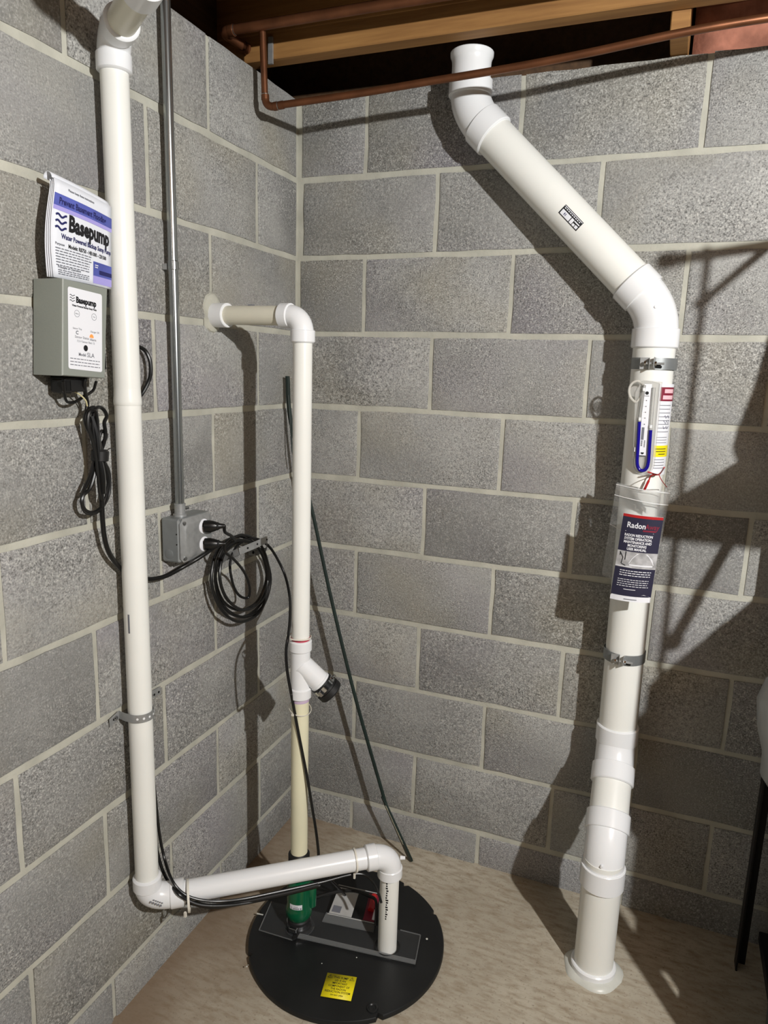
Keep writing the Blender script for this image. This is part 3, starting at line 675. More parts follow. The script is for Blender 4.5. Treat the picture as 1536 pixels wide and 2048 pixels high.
MB().lathe((px_, py_, .165), UPZ, [(0, .0245), (.002, .027), (.06, .027), (.066, .0225)], 32).build('rubber_sleeve', 'blackmat', gv)
MB().lathe((gx+.004, gy-.002, .0175), UPZ, [(0, .0345), (.002, .0375), (.003, .0345)], 36).build('seal_ring', 'sheet', gv)
cy = Cyl((gx, gy, .088), UPZ, .0305, V((.22, -1, 0)))
pr = Print(cy); pr.rect(-.0165, 0, .0165, .0155, 0, 8); lb = pr.build('sticker', 'white_label', gv)
pr = Print(cy); rr = random.Random(9)
for i in range(10): pr.rect(-.006+i*.0015, .003, -.0053+i*.0015+rr.random()*.0004, .0075, .0003, 1)
pr.rect(-.004, .010, .006, .0112, .0003, 3); pr.rect(-.0135, .0035, -.0085, .0048, .0003, 2); pr.rect(-.0135, .0075, -.009, .0085, .0003, 2); pr.rect(.011, .003, .0145, .007, .0003, 2)
pr.build('printed_lines', 'greyink', lb)

# ================================================================== sump lid
lid = thing('sump_lid', (.385, -.42, 0), 'large round black plastic sump lid on the floor in the corner', 'lid')
LC = V((.378, -.415, 0)); NR = .2475
notch = [math.atan2(y+.415, x-.378) for x, y in ((.1294, -.4437), (.1793, -.5681), (.5778, -.2305), (.5404, -.5976), (.165, -.30), (.45, -.18))]
N = 180; outer = []
for i in range(N):
    a = 2*PI*i/N; r = NR
    for nn in notch:
        dlt = abs((a-nn+PI) % (2*PI)-PI)
        if dlt < .018: r = NR-.010
    outer.append((a, r))
mb = MB()
def ring(h, dr): return [V((LC.x+math.cos(a)*(r-dr), LC.y+math.sin(a)*(r-dr), h)) for a, r in outer]
mb.loft([ring(.002, .004), ring(.004, 0), ring(.013, 0), ring(.0155, .002), ring(.0158, .02), ring(.0150, .03)])
mb.build('disc', 'lid', lid, ang=40)
tagp = MB()
for x, y, r in ((.199, -.60, .0022), (.2, -.595, .001), (.57, -.345, .003), (.36, -.52, .0014), (.43, -.47, .0016)):
    tagp.lathe((x, y, .0155), UPZ, [(0, r), (.0006, r*.9), (.0012, r*.3)], 8)
tag(tagp.build('debris_speck', 'caulk', lid), kind='stuff')
MB().lathe((.520, -.585, .0150), UPZ, [(0, .014), (.003, .013), (.0035, .009), (.0015, .007), (.001, .001)], 16).build('lifting_boss', 'lid', lid)
MB().box((.140, -.4435, .0158), (.018, .003, .002), Matrix.Rotation(.12, 3, 'Z')).build('slot_tab', 'caulk', lid)
# yellow radon label
lo_, lu, lv = V((.399, -.6046, .0166)), V((.0697, .0159, 0)), V((-.014, .065, 0))
sf = Surf(lo_, lu, lv, .0003); W, H = .0714, .0664
pr = Print(sf); pr.rect(0, 0, W, H); yl = pr.build('warning_label', 'yellow', lid, solid=.0005)
pr = Print(sf)
for i, (s_, sz) in enumerate((('THIS SUMP', .0088), ('LID IS AN', .0078), ('IMPORTANT', .0078), ('COMPONENT OF', .0078), ('THE RADON', .0078), ('REDUCTION SYSTEM', .0078), ('DO NOT OPEN', .0052))):
    pr.text(s_, W/2, H-.0125-i*.0079, sz, .0001, 'CENTER', .82, .0006)
for cx in (.0095, W-.0095):
    tri = [(cx-.0055, H-.0125), (cx+.0055, H-.0125), (cx, H-.0035), (cx-.0055, H-.0125)]
    pr.stroke(tri, .0011, .0006); pr.rect(cx-.0005, H-.0105, cx+.0005, H-.0065, .0006)
pr.build('printed_text', 'ink', yl)
# clear sheet cut in behind the pipes, with its upstanding edges
sh = thing('clear_sheet', (.36, -.42, .017), 'clear plastic sheet lying on the black lid around the two pipes', 'sheet')
pts = [(.1468, -.3963), (.1688, -.4953), (.262, -.4905), (.2705, -.478), (.5697, -.4361), (.5525, -.3448)]
MB().slab([V((x, y, .0185)) for x, y in pts], UPZ, .0028).build('sheet', 'sheet', sh)
mb = MB()
for a, b in (((.1468, -.3963), (.1688, -.4953)), ((.5697, -.4361), (.5525, -.3448)), ((.1688, -.4953), (.262, -.4905)), ((.2705, -.478), (.5697, -.4361)), ((.5525, -.3448), (.50, -.350))):
    mb.tube([V((*a, .0205)), V((*b, .0205))], .0014, 6)
mb.build('cut_edge', 'sheetedge', sh)
MB().slab([V((.2705, -.478, .0205)), V((.5697, -.4361, .0205)), V((.568, -.428, .0235)), V((.2715, -.468, .0245))], UPZ, .0012).build('turned_edge', 'sheetedge', sh)
MB().tube([V((k2.x+math.cos(a)*.031, k2.y+math.sin(a)*.031, .0225)) for a in [2*PI*i/28 for i in range(28)]], .0016, 6, close=True).build('grommet', 'blackmat', sh)
MB().slab([V((.262, -.4905, .0215)), V((.2705, -.478, .0215)), V((.262, -.462, .0215)), V((.256, -.464, .0215))], UPZ, .002).build('slit', 'hole', sh)
# printed card under its clear cover
cd = thing('printed_card', (.36, -.33, .03), 'small silver, black and red printed card lying on the black lid between the pipes', 'card')
c00, c10, c11, c01 = V((.3075, -.3828, .0)), V((.4348, -.3644, .0)), V((.4164, -.2776, .0)), V((.2961, -.2917, .0))
def cb_(u, v, z): q = c00*(1-u)*(1-v)+c10*u*(1-v)+c11*u*v+c01*(1-u)*v; q.z = z+.012*v; return q
def card_part(u0, u1, z, th, nm, mt, v0=0, v1=1): return MB().slab([cb_(u0, v0, z), cb_(u1, v0, z), cb_(u1, v1, z), cb_(u0, v1, z)], UPZ, th).build(nm, mt, cd)
card_part(0, 1, .0225, .004, 'backing', 'blackmat'); card_part(.02, .5, .0268, .0012, 'silver_panel', 'silver', .04, .97)
card_part(.5, .74, .0268, .0016, 'black_panel', 'black', .04, .97); card_part(.74, .97, .0268, .0016, 'red_panel', 'maroon', .04, .97)
card_part(.06, .24, .0282, .0003, 'grey_patch', 'greyink', .1, .32); card_part(.10, .2, .0282, .0003, 'dark_patch', 'ink', .80, .93)
MB().tube([cb_(.86, .34, .034), cb_(.86, .86, .034)], .0085, 14).build('red_tube', 'red', cd)
card_part(.92, .99, .0285, .0006, 'white_patch', 'white_label', .1, .45)
MB().slab([cb_(-.06, -.22, .021), cb_(1.0, -.22, .021), cb_(1.0, .02, .0285), cb_(-.03, .02, .0285)], UPZ, .0012).build('clear_flap', 'sheetedge', cd)
MB().tube([cb_(0, 1, .031), cb_(1, 1, .031)], .0012, 6).build('foil_edge', 'silver', cd)
MB().tube([cb_(0, 0, .0285), cb_(1, 0, .0285)], .0011, 6).build('foil_edge', 'silver', cd)

# ================================================================== conduit and outlet box
cx_, cy_ = .0255, -.5815
cn = thing('electrical_conduit', (cx_, cy_, 1.1), 'thin shiny steel conduit running up the left wall above the outlet box', 'conduit')
MB().tube([V((cx_, cy_, 1.118)), V((cx_, cy_-.0, 1.56))], .0098, 20).build('tube', 'conduit', cn)
MB().tube([V((cx_, cy_, 1.55)), V((cx_, cy_-.003, 2.18)), V((cx_, cy_-.003, 2.4))], .0098, 20).build('tube', 'conduit', cn)
MB().lathe((cx_, cy_, 1.622), UPZ, [(-.002, .0098), (0, .0112), (.016, .0112), (.018, .0098)], 20).build('coupling', 'conduit', cn)
MB().lathe((cx_, cy_, 1.100), UPZ, [(0, .0150), (.006, .0150), (.007, .0118), (.026, .0118), (.0265, .0125), (.029, .0125), (.03, .0098)], 20).build('connector', 'steel', cn)
MB().tube([V((cx_+.004, cy_+.010, 1.117)), V((cx_+.006, cy_+.022, 1.117))], .0035, 10).build('set_screw', 'chrome', cn)
MB().box((.008, cy_, 1.628), (.012, .012, .012)).build('wall_clip', 'steel', cn)
ob = thing('outlet_box', (0, -.56, 1.05), 'square galvanised steel outlet box on the left wall under the conduit', 'box')
MB().box((.0255, -.5605, 1.0520), (.047, .115, .098), bev=.004).build('box', 'steel_dark', ob)
MB().lathe((.022, -.6182, 1.022), (0, -1, 0), [(-.002, .0105), (.0008, .0105), (.0012, .0095)], 20).build('knockout', 'steel_dark', ob)
for z in (1.068, 1.045): MB().lathe((.043, -.6180, z), (0, -1, 0), [(0, .0017), (.0006, .0016)], 8).build('screw_hole', 'hole', ob)
# raised cover
rg = []
for h, e_ in ((.049, 0.0), (.0515, -.0005), (.0535, .003), (.0545, .006), (.0585, .010), (.0595, .013)):
    hy, hz = .0565-e_, .0485-e_; c_ = .010
    rg.append([V((h, -.5600+y, 1.0520+z)) for y, z in ((-hy+c_, -hz), (hy-c_, -hz), (hy, -hz+c_), (hy, hz-c_), (hy-c_, hz), (-hy+c_, hz), (-hy, hz-c_), (-hy, -hz+c_))])
cvr = MB().loft(rg).build('cover', 'steel', ob)
for y, z in ((-.605, 1.0905), (-.605, 1.0125)): MB().lathe((.053, y, z), (1, 0, 0), [(0, .0055), (.003, .005), (.0042, .002)], 10).build('screw', 'chrome', cvr)
for z in (1.074, 1.033):
    rc = MB().lathe((.058, -.543, z), (1, 0, 0), [(0, .0168), (.0025, .0168), (.0035, .015)], 24).build('receptacle', 'white_label', ob)
    MB().box((.0618, -.549, z+.004), (.0006, .0022, .008)).build('slot', 'hole', rc)

# plugs and cords
def cord(name, path, r, label, cat='cord', sub=6, material='black', group=None, n=10):
    mb = MB().tube(smooth_path(path, sub), r, n); o = mb.build(name, material, loc=tuple(path[0])); return tag(o, label, cat, group)
def plug(parent, p0, d):
    d = d.normalized(); mb = MB(); x, y = perp(d)
    prof = ((0, .0125, .0155), (.012, .0125, .0155), (.02, .0115, .0135), (.032, .0075, .0085), (.034, .006, .007), (.042, .0052, .0055), (.046, .004, .004))
    mb.loft([[p0+d*h+y*math.cos(2*PI*k/20)*b*(1 if abs(math.cos(2*PI*k/20)) < .8 else .92)+x*math.sin(2*PI*k/20)*a for k in range(20)] for h, a, b in prof])
    mb.build('plug', 'black', parent)
    MB().lathe(p0+d*.028, d, [(0, .009), (.002, .0095), (.004, .008)], 14).build('strain_relief', 'blackmat', parent)
pu0, pl0 = V((.0625, -.5440, 1.0735)), V((.0625, -.5425, 1.0320))
pdir = V((.9, .42, .05))
upc = thing('power_cord', (.07, -.5, 1.07), 'black cord from the upper plug, coiled on the hook, hanging by the centre pipe', 'cord', 'cords plugged into the outlet box')
plug(upc, pu0, pdir)
MB().tube(smooth_path([pu0+pdir.normalized()*.044]+[V(p) for p in P['cord_up'][1:]]), .0038, 10).build('lead', 'black', upc)
for k in range(5):
    pp = [V(p) for p in P['coil_%d' % k]]; pp = pp+pp[:1]
    MB().tube(smooth_path([pp[-2]]+pp+[pp[1]], 6)[6:-6], .0038, 10, cap=False).build('coil', 'black', upc)
tail = [V(p) for p in P['coil_out']]+[V(p) for p in P['coil_out2']]+[V((.318, -.40, .15)), V((.325, -.33, .06)), V((.325, -.30, .018))]
MB().tube(smooth_path(tail, 6), .0036, 10).build('lead', 'black', upc)
lpc = thing('power_cord', (.07, -.5, 1.03), 'black cord from the lower plug looping through the coil', 'cord', 'cords plugged into the outlet box')
plug(lpc, pl0, pdir)
MB().tube(smooth_path([pl0+pdir.normalized()*.044]+[V(p) for p in P['cord_lo'][1:]]), .0033, 10).build('lead', 'black', lpc)
# perforated hanger for the coil
hk = thing('strap_hook', (0, -.23, .93), 'bent piece of perforated metal strap on the wall holding the black coil', 'hook')
def strip(path, w_, th, nm, mt, par, nrm):
    rings = []
    for i, q in enumerate(path):
        tg = (path[min(i+1, len(path)-1)]-path[max(i-1, 0)]).normalized(); b_ = tg.cross(V(nrm)).normalized(); n_ = b_.cross(tg).normalized()
        rings.append([q-b_*w_/2, q+b_*w_/2, q+b_*w_/2+n_*th, q-b_*w_/2+n_*th])
    return MB().loft(rings).build(nm, mt, par)
hp = [V(q) for q in ((.070, -.4176, .9875), (.080, -.3954, .9925), (.086, -.3613, .9957), (.088, -.3192, .9985))]
ft = [V(q) for q in ((.0035, -.272, .944), (.0035, -.236, .934), (.030, -.228, .943), (.060, -.2701, .9699), (.086, -.3159, .9963))]
strip(hp, .018, .0011, 'arm', 'steel', hk, (1, -.4, 0))
strip(ft, .016, .0011, 'foot', 'steel', hk, (1, 0, .2))
strip([V((.004, -.405, .950)), V((.030, -.413, .968)), V((.068, -.417, .986))], .016, .0011, 'foot', 'steel', hk, (0, -1, .2))
mb = MB()
for i in (1, 2, 3): mb.lathe(hp[i]+V((.0012, -.0006, 0)), (1, -.5, 0), [(0, .0028), (.0006, .0026)], 8)
mb.build('perforation', 'hole', hk)
MB().lathe((.0045, -.250, .938), (1, 0, 0), [(0, .0045), (.002, .004), (.003, .0015)], 8).build('screw', 'hole', hk)
# small tie holding the tail to the centre pipe
def cable_tie(c, d, r, lab, arc=(0, 360), w_=.0035, group='cable ties on the white pipes', mt='tie', tailp=None):
    d = V(d).normalized(); x, y = perp(d); n_ = 28
    p = [V(c)+(x*math.cos(2*PI*k/n_)+y*math.sin(2*PI*k/n_))*r for k in range(n_)]
    mb = MB().loft([[q+d*w_/2, q-d*w_/2, q-d*w_/2+(q-V(c)).normalized()*.0011, q+d*w_/2+(q-V(c)).normalized()*.0011] for q in p], close=True)
    t_ = thing('cable_tie', tuple(c), lab, 'cable tie', group)
    mb.build('loop', mt, t_)
    if tailp: MB().box(tailp[0], tailp[1]).build('head', mt, t_)
    return t_
cable_tie((px_-.003, py_-.003, .806), (0, .1, 1), CR+.0075, 'pale cable tie at the red ring on the centre pipe', tailp=((px_-.024, py_-.012, .806), (.006, .006, .005)))
cable_tie((px_, py_, .622), (.28, -.16, 1), CR+.0055, 'pale cable tie below the side branch on the centre pipe', w_=.0028, tailp=((px_-.004, py_-.028, .617), (.006, .006, .005)))

# cables tied along the level leg
cord('sensor_cable', P['cab1_a']+P['cab1_b'], .0032, 'black cable beside the left pipe and under the level leg, ending at the far elbow', group='black cables along the level leg')
cord('sensor_cable', P['cab2_a']+P['cab2_b'], .0036, 'thicker black cable close beside the left pipe, tied under the level leg', group='black cables along the level leg')
cord('sensor_cable', [(.118, -.715, .256), (.17, -.688, .2400), (.235, -.634, .2350), (.30, -.577, .2345), (.352, -.530, .236)], .0055, 'flat black sleeve of cable lying under the level leg', group='black cables along the level leg')
cord('sensor_cable', P['lid_cable']+[(.44, -.372, .03)], .0042, 'thin black cable arching over the printed card on the lid', group='black cables along the level leg')
tp = k1+hd*.088
cable_tie(tp+V((.004, -.006, -.006)), hd, LR+.009, 'pale cable tie near the bottom elbow of the left pipe', w_=.005, tailp=(tp+V((.012, -.03, -.0335)), (.005, .005, .012)))
tp = k2-hd*.088
cable_tie(tp, hd, LR+.0022, 'pale cable tie near the far elbow of the level leg', w_=.004, tailp=(tp+V((.004, -.010, -.034)), (.004, .004, .014)))

# ================================================================== alarm control box
BX = [V(q) for q in ((.067, -.9331, 1.4065), (.067, -.8342, 1.4019), (.067, -.8180, 1.5581), (.067, -.9202, 1.5634))]
cbx = thing('control_box', (.004, -.876, 1.404), 'grey alarm control box with a white front panel on the left wall', 'box')
mb = MB(); rg = []
cen = (BX[0]+BX[2])*.5
for x, s_ in ((.004, 1), (.062, 1), (.0655, .985), (.067, .95)):
    rg.append([V((x, cen.y+(q.y-cen.y)*s_, cen.z+(q.z-cen.z)*(s_*.35+.65 if s_ < 1 else 1))) for q in BX])
mb.loft(rg).build('enclosure', 'greybox', cbx, ang=25)
pu = V((0, .0768, -.0057)).normalized(); pv = V((0, .0083, .1338)).normalized()
sf = Surf(V((.0672, -.9189, 1.4185)), pu, pv, .0003); W, H = .077, .1335
def rrect(p, x0, y0, x1, y1, r, h=0):
    pts = []
    for cx, cy, a0 in ((x1-r, y0+r, -90), (x1-r, y1-r, 0), (x0+r, y1-r, 90), (x0+r, y0+r, 180)):
        for k in range(5): a = math.radians(a0+k*22.5); pts.append((cx+r*math.cos(a), cy+r*math.sin(a)))
    p.poly(pts, h)
pr = Print(sf); rrect(pr, 0, 0, W, H, .004); pn = pr.build('front_panel', 'white_label', cbx)
def waves(p, x, y, wd, hh, th, n=3, h=.0002):
    for i in range(n):
        p.stroke([(x+wd*k/12, y-hh*i+hh*.22*math.sin(2*PI*1.35*k/12)) for k in range(13)], th, h)
def circ(p, cx, cy, r, th): p.stroke([(cx+r*math.cos(2*PI*k/24), cy+r*math.sin(2*PI*k/24)) for k in range(25)], th)
pr = Print(sf)
pr.text('Basepump', .0175, .1105, .0135, .00075, sx=.82); waves(pr, .004, .1205, .0110, .0043, .0011)
pr.text('Water Powered Backup Sump Pump', .009, .1035, .0042, .00022, sx=.88)
n_ = 14; pr.poly([(.0385+.0048*math.cos(2*PI*k/20), .0375+.0052*math.sin(2*PI*k/20)) for k in range(20)], .0003)
pr.build('printed_text', 'ink', pn)
pr = Print(sf)
circ(pr, .0195, .0925, .0055, .0006); pr.text('Silence', .0195, .0915, .0026, .00005, 'CENTER'); circ(pr, .058, .0925, .0055, .0006); pr.text('Test', .058, .0915, .0030, .00005, 'CENTER')
pr.text('Sensor Trip', .010, .0665, .0042, .00004); pr.text('Charger OK', .049, .0655, .0042, .00004)
pr.text('C', .0165, .0585, .0085, .0003); pr.text('Sensor Status', .0145, .0525, .0058, .00004); pr.text('Alarm', .0485, .0515, .0058, .0001); pr.text('7.5 V Sensor Batt 12', .0190, .0460, .0048, .00004)
pr.text('Model', .0225, .0235, .0072, .0002, sx=.9); pr.text('SLA', .0415, .0230, .0105, .0001)
pr.lines(.004, .072, .0170, .0052, 3, .0013, .04, rnd=random.Random(3))
pr.build('printed_text', 'greyink', pn)
pr = Print(sf); pr.poly([(.0520+.0048*math.cos(PI*k/12), .0565+.0062*math.sin(PI*k/12)) for k in range(13)], .0004); pr.build('indicator', 'orange', pn)
# black clip on the right side, dark blocks below stand in for the box's shadow
MB().box((.045, -.822, 1.432), (.022, .010, .030), bev=.002).build('side_clip', 'black', cbx)
MB().box((.026, -.879, 1.391), (.034, .052, .026), bev=.002).build('box_shadow_block', 'blackmat', cbx)
MB().box((.030, -.899, 1.388), (.026, .020, .024), bev=.002).build('box_shadow_block', 'blackmat', cbx)
cord('bare_wires', [(.030, -.874, 1.380), (.034, -.862, 1.372), (.036, -.852, 1.362), (.034, -.847, 1.352)], .0014, 'short cream wires below the grey control box', 'wire', material='stone')
cord('wire_loop', P['hang_loop_dark'], .0026, 'thin black wire hanging in a loop below the grey control box', 'wire')
cord('wire_loop', P['side_loop'], .0040, 'black cable looping out from behind the left pipe beside the control box', 'cord')
# bundled lead
bl = thing('bundled_cord', (.03, -.83, 1.27), 'black cord folded and tied in a bundle below the grey control box', 'cord')
MB().tube(smooth_path(P['bundle_feed']), .0034, 10).build('feed', 'black', bl)
for k in 'abcd': MB().tube(smooth_path(P['bundle_'+k], 5), .0035, 8).build('loop', 'black', bl)
MB().tube(smooth_path([(.034, -.839, 1.333), (.040, -.835, 1.30), (.042, -.834, 1.262), (.044, -.829, 1.225), (.040, -.826, 1.19)], 5), .0062, 8).build('loop', 'black', bl)
MB().tube(smooth_path(P['bundle_lead']), .0048, 12).build('lead', 'black', bl)
MB().lathe((.037, -.826, 1.250), (.0, .1, 1), [(0, .013), (.001, .0155), (.018, .0160), (.022, .013)], 14).build('wire_tie', 'blackmat', bl)
MB().tube(smooth_path([(.040, -.812, 1.268), (.040, -.800, 1.272), (.036, -.788, 1.267)]), .0009, 6).build('tie_end', 'black', bl)

# ================================================================== instruction sheets behind the box
mp = thing('instruction_sheets', (.02, -.86, 1.50), 'folded printed sheets with a blue heading tucked behind the grey control box', 'paper')
PF = [V((.043, -.9160, 1.5662)), V((.043, -.784, 1.5606)), V((.046, -.778, 1.703)), V((.046, -.906, 1.722))]
def pq(u, v, dx=0.0):
    q = PF[0]*(1-u)*(1-v)+PF[1]*u*(1-v)+PF[2]*u*v+PF[3]*(1-u)*v
    q.y -= .012*math.sin(PI*min(1, v*1.1))*(1-u)**2*.9; q.x += dx+.010*math.sin(PI*v)*(1-u)*.5+.004*math.sin(u*PI)
    return q
for i, (dx, sc) in enumerate(((0, 1), (-.003, .985), (-.006, .97), (-.009, .985))):
    mb = MB(); g = []
    for a in range(15):
        v = a/14*(1 if i == 0 else sc); g.append([pq(b/10-.010*i*(1-v), v, dx) for b in range(11)])
    mb.sheet(g); mb.build('sheet', 'paper', mp, solid=.0007, fix=False)
mb = MB(); g = []
for k in range(9):
    a = PI*k/8; g.append([pq(b/10, 1, -.004+.0)+V((-.009+.009*math.cos(a), 0, .010*math.sin(a))) for b in range(11)])
mb.sheet(g).build('folded_top', 'paper', mp, solid=.0007, fix=False)
class Bil:
    def p(s, x, y, h=0.0):
        u, v = x/.145, (y-.0635)/.1485; e = .001; q = pq(u, v)
        n = (pq(u+e, v)-pq(u, v)).cross(pq(u, v+e)-pq(u, v)).normalized(); return q+n*(.0009+h)
sb = Bil()
pr = Print(sb)
for i in range(6): pr.rect(.002, .1905-(i+1)*.0017-.0, .145, .1905-i*.0017, 0, 12)
pr.rect(.002, .1720, .145, .1803, 0, 12); pr.build('blue_heading', 'blueink', mp)
pr = Print(sb); pr.rect(.002, .1655, .145, .1720, 0, 12); pr.build('blue_heading_fade', 'lilac', mp)
pr = Print(sb); pr.text('Prevent Basement Flooding', .012, .1760, .0140, .0005, sx=.74); waves(pr, .008, .158, .022, .0095, .0032)
pr.text('Water Powered Backup Sump Pump', .020, .1245, .0108, .0003, sx=.76); pr.build('printed_text', 'navyink', mp)
pr = Print(sb); pr.text('Basepump', .034, .1395, .0345, .0016, sx=.72); pr.text('Models: RB750 - HB1000 - CB1500', .034, .1125, .0088, .0002, sx=.74); pr.build('printed_text', 'ink', mp)
pr = Print(sb); pr.text('Purpose', .008, .1135, .0055, .0001); pr.text('Principle of Operation', .011, .0790, .0055, .0001); pr.text('Please keep these instructions', .030, .2000, .0052, .0001)
pr.lines(.008, .088, .1080, .0042, 7, .0014, .1, rnd=random.Random(8)); pr.lines(.011, .086, .0755, .0030, 3, .0014, .1, rnd=random.Random(5))
pr.build('printed_lines', 'greyink', mp)
pr = Print(sb); pr.rect(.092, .067, .145, .080, 0, 4); pr.build('picture', 'lilac', mp)
pr = Print(sb); pr.rect(.092, .080, .145, .104, 0, 4); pr.build('picture', 'blueink', mp)
pr = Print(sb); pr.rect(.108, .084, .145, .091, .0003, 3); pr.build('picture_detail', 'navyink', mp)
pr = Print(sb); pr.rect(.096, .0975, .105, .099, .0003, 2); pr.rect(.096, .094, .104, .0955, .0003, 2); pr.build('picture_detail', 'white_label', mp)

# ================================================================== leaning rod in the corner
rod = thing('leaning_rod', (.43, -.072, .003), 'thin dark green rod leaning in the corner behind the centre pipe', 'rod')
rp = smooth_path([(.020, -.093, 1.406), (.026, -.090, 1.30), (.055, -.085, 1.17), (.0934, -.080, 1.034), (.1592, -.080, .7767), (.2435, -.080, .484), (.3479, -.080, .172)], 6)
n_ = len(rp); MB().tube(rp, [.0062 if i < 8 else .0052 for i in range(n_)], 10).build('shaft', 'rod', rod)
a_, b_ = V((.3479, -.080, .172)), V((.4301, -.072, .006)); ax = (b_-a_).normalized(); sx_ = V((.75, -.6, .3)); sx_ = (sx_-ax*sx_.dot(ax)).normalized(); nn = ax.cross(sx_)
rg = []
for t_, hw in ((-.15, .0042), (0, .006), (.15, .0075), (.5, .0085), (.85, .010), (.97, .010), (1.0, .008)):
    c_ = a_+(b_-a_)*t_; rg.append([c_-sx_*hw+nn*.003, c_+sx_*hw+nn*.003, c_+sx_*hw-nn*.003, c_-sx_*hw-nn*.003])
MB().loft(rg).build('flat_tip', 'rod', rod)
mb = MB(); rr = random.Random(12)
for i in range(16):
    t_ = .02+i*.043; hw = .006+.003*t_; c_ = a_+(b_-a_)*t_+sx_*(hw*.35); s_ = .0028+.0025*rr.random()
    mb.box(c_-nn*.0031 if nn.y > 0 else c_+nn*.0031, (s_*1.6, .0016, .0095), Matrix((sx_, nn, ax)).transposed() @ Matrix.Rotation(rr.uniform(-.3, .3), 3, 'Y'))
tag(mb.build('chipped_edge', 'chip', rod), kind='stuff')
MB().tube([rp[3]+V((.004, -.006, 0)), V((.040, -.100, 1.2)), V((.048, -.096, 1.16))], .0022, 6).build('split_strand', 'rod', rod)

# ================================================================== U-tube gauge on the upright
mg = thing('manometer', (0.9651, -0.1310, 1.2211), 'clear U-tube gauge with dark blue liquid hung on the wide vent pipe', 'gauge')
ty = -0.1285
out = [V((x, ty, z)) for x, z in ((0.9411, 1.2545), (0.9448, 1.2294), (0.9521, 1.2169), (0.9703, 1.2127), (0.9829, 1.2169), (0.9896, 1.2367), (0.9876, 1.4236), (0.9453, 1.4267), (0.9328, 1.3985))]
MB().slab(out, (0, -1, 0), .0022).build('tray', 'tray', mg)
S_ = [V((0.9530, -0.1325, 1.2574)), V((0.9702, -0.1325, 1.2575)), V((0.9663, -0.1325, 1.4183)), V((0.9505, -0.1325, 1.4178))]
sc_ = MB().slab(S_, (0, -1, 0), .0008).build('scale_strip', 'white_label', mg)
ss = Surf((0.9521, -0.1335, 1.2576), (1, 0, 0), (-.012, 0, 1), .0003)
pr = Print(ss); pr.poly([(.0075+.0038*math.cos(2*PI*k/16), .1405+.0038*math.sin(2*PI*k/16)) for k in range(16)]); pr.poly([(.0085+.0035*math.cos(PI+PI*k/10), .0075+.0045*math.sin(PI+PI*k/10)) for k in range(11)])
for i, y in enumerate((.123, .110, .097, .084, .070)): pr.rect(.0065, y, .0085, y+.0018); pr.rect(.0035, y+.0005, .0042, y+.0012)
pr.rect(.003, .1335, .0125, .1345); pr.rect(.0, -.0008, .0165, .0005)
for i in range(6): pr.rect(.0035, .022+i*.0022, .0068, .0232+i*.0022); pr.rect(.010, .020+i*.0026, .0128, .0214+i*.0026)
pr.build('printed_marks', 'ink', sc_)
pr = Print(ss); pr.rect(.003, .036, .0085, .064); pr.build('logo_bar', 'greyink', sc_)
U = smooth_path([(0.9477, -0.1360, 1.3338), (0.9500, -0.1360, 1.2758), (0.9516, -0.1360, 1.2416), (0.9568, -0.1360, 1.2273), (0.9636, -0.1360, 1.2237), (0.9709, -0.1360, 1.2273), (0.9753, -0.1360, 1.2420), (0.9743, -0.1360, 1.2830), (0.9733, -0.1360, 1.3166)], 6)
MB().tube(U, .0039, 12).build('blue_liquid', 'blueliq', mg)
MB().tube([V((0.9510, -0.1360, 1.4152)), V((0.9493, -0.1360, 1.3818)), V((0.9477, -0.1360, 1.3343))], .0034, 12).build('clear_tube', 'tray', mg)
MB().tube([V((0.9714, -0.1360, 1.4110)), V((0.9721, -0.1360, 1.3609)), V((0.9733, -0.1360, 1.3171))], .0034, 12).build('clear_tube', 'tray', mg)
MB().tube(smooth_path([(0.9510, -0.1360, 1.4131)]+[(x, -0.1300, z) for x, _, z in P['mano_loop'][1:-1]]+[(0.9469, -0.1280, 1.3923)]), .0028, 10).build('vinyl_hose', 'hose', mg)
MB().lathe((0.9312, -0.1245, 1.4006), (0, -1, 0), [(0, .012), (.003, .012), (.0038, .010)], 24).build('port_cap', 'tray', mg)
for x, z in ((0.9479, 1.3369), (0.9729, 1.3213), (0.9505, 1.4027)): MB().box((x, -0.1365, z+.003), (.0055, .006, .008), bev=.001).build('tube_stop', 'fitting', mg)
MB().box((0.9442, -0.1325, 1.2707), (.003, .004, .010)).build('clip', 'fitting', mg)
# red twist ties
rt = thing('twist_tie', (0.9891, -0.1350, 1.2169), 'red twist tie knotted under the U-tube gauge', 'tie')
MB().tube(smooth_path(P['red_tie_a']), .0017, 8).build('wire', 'red', rt)
MB().tube(smooth_path(P['red_tie_b']), [.0017]*12+[.0028]*7, 8).build('wire', 'red', rt)
MB().tube(smooth_path([P['red_tie_a'][3]]+P['red_string']), .0009, 6).build('string', 'red', rt)

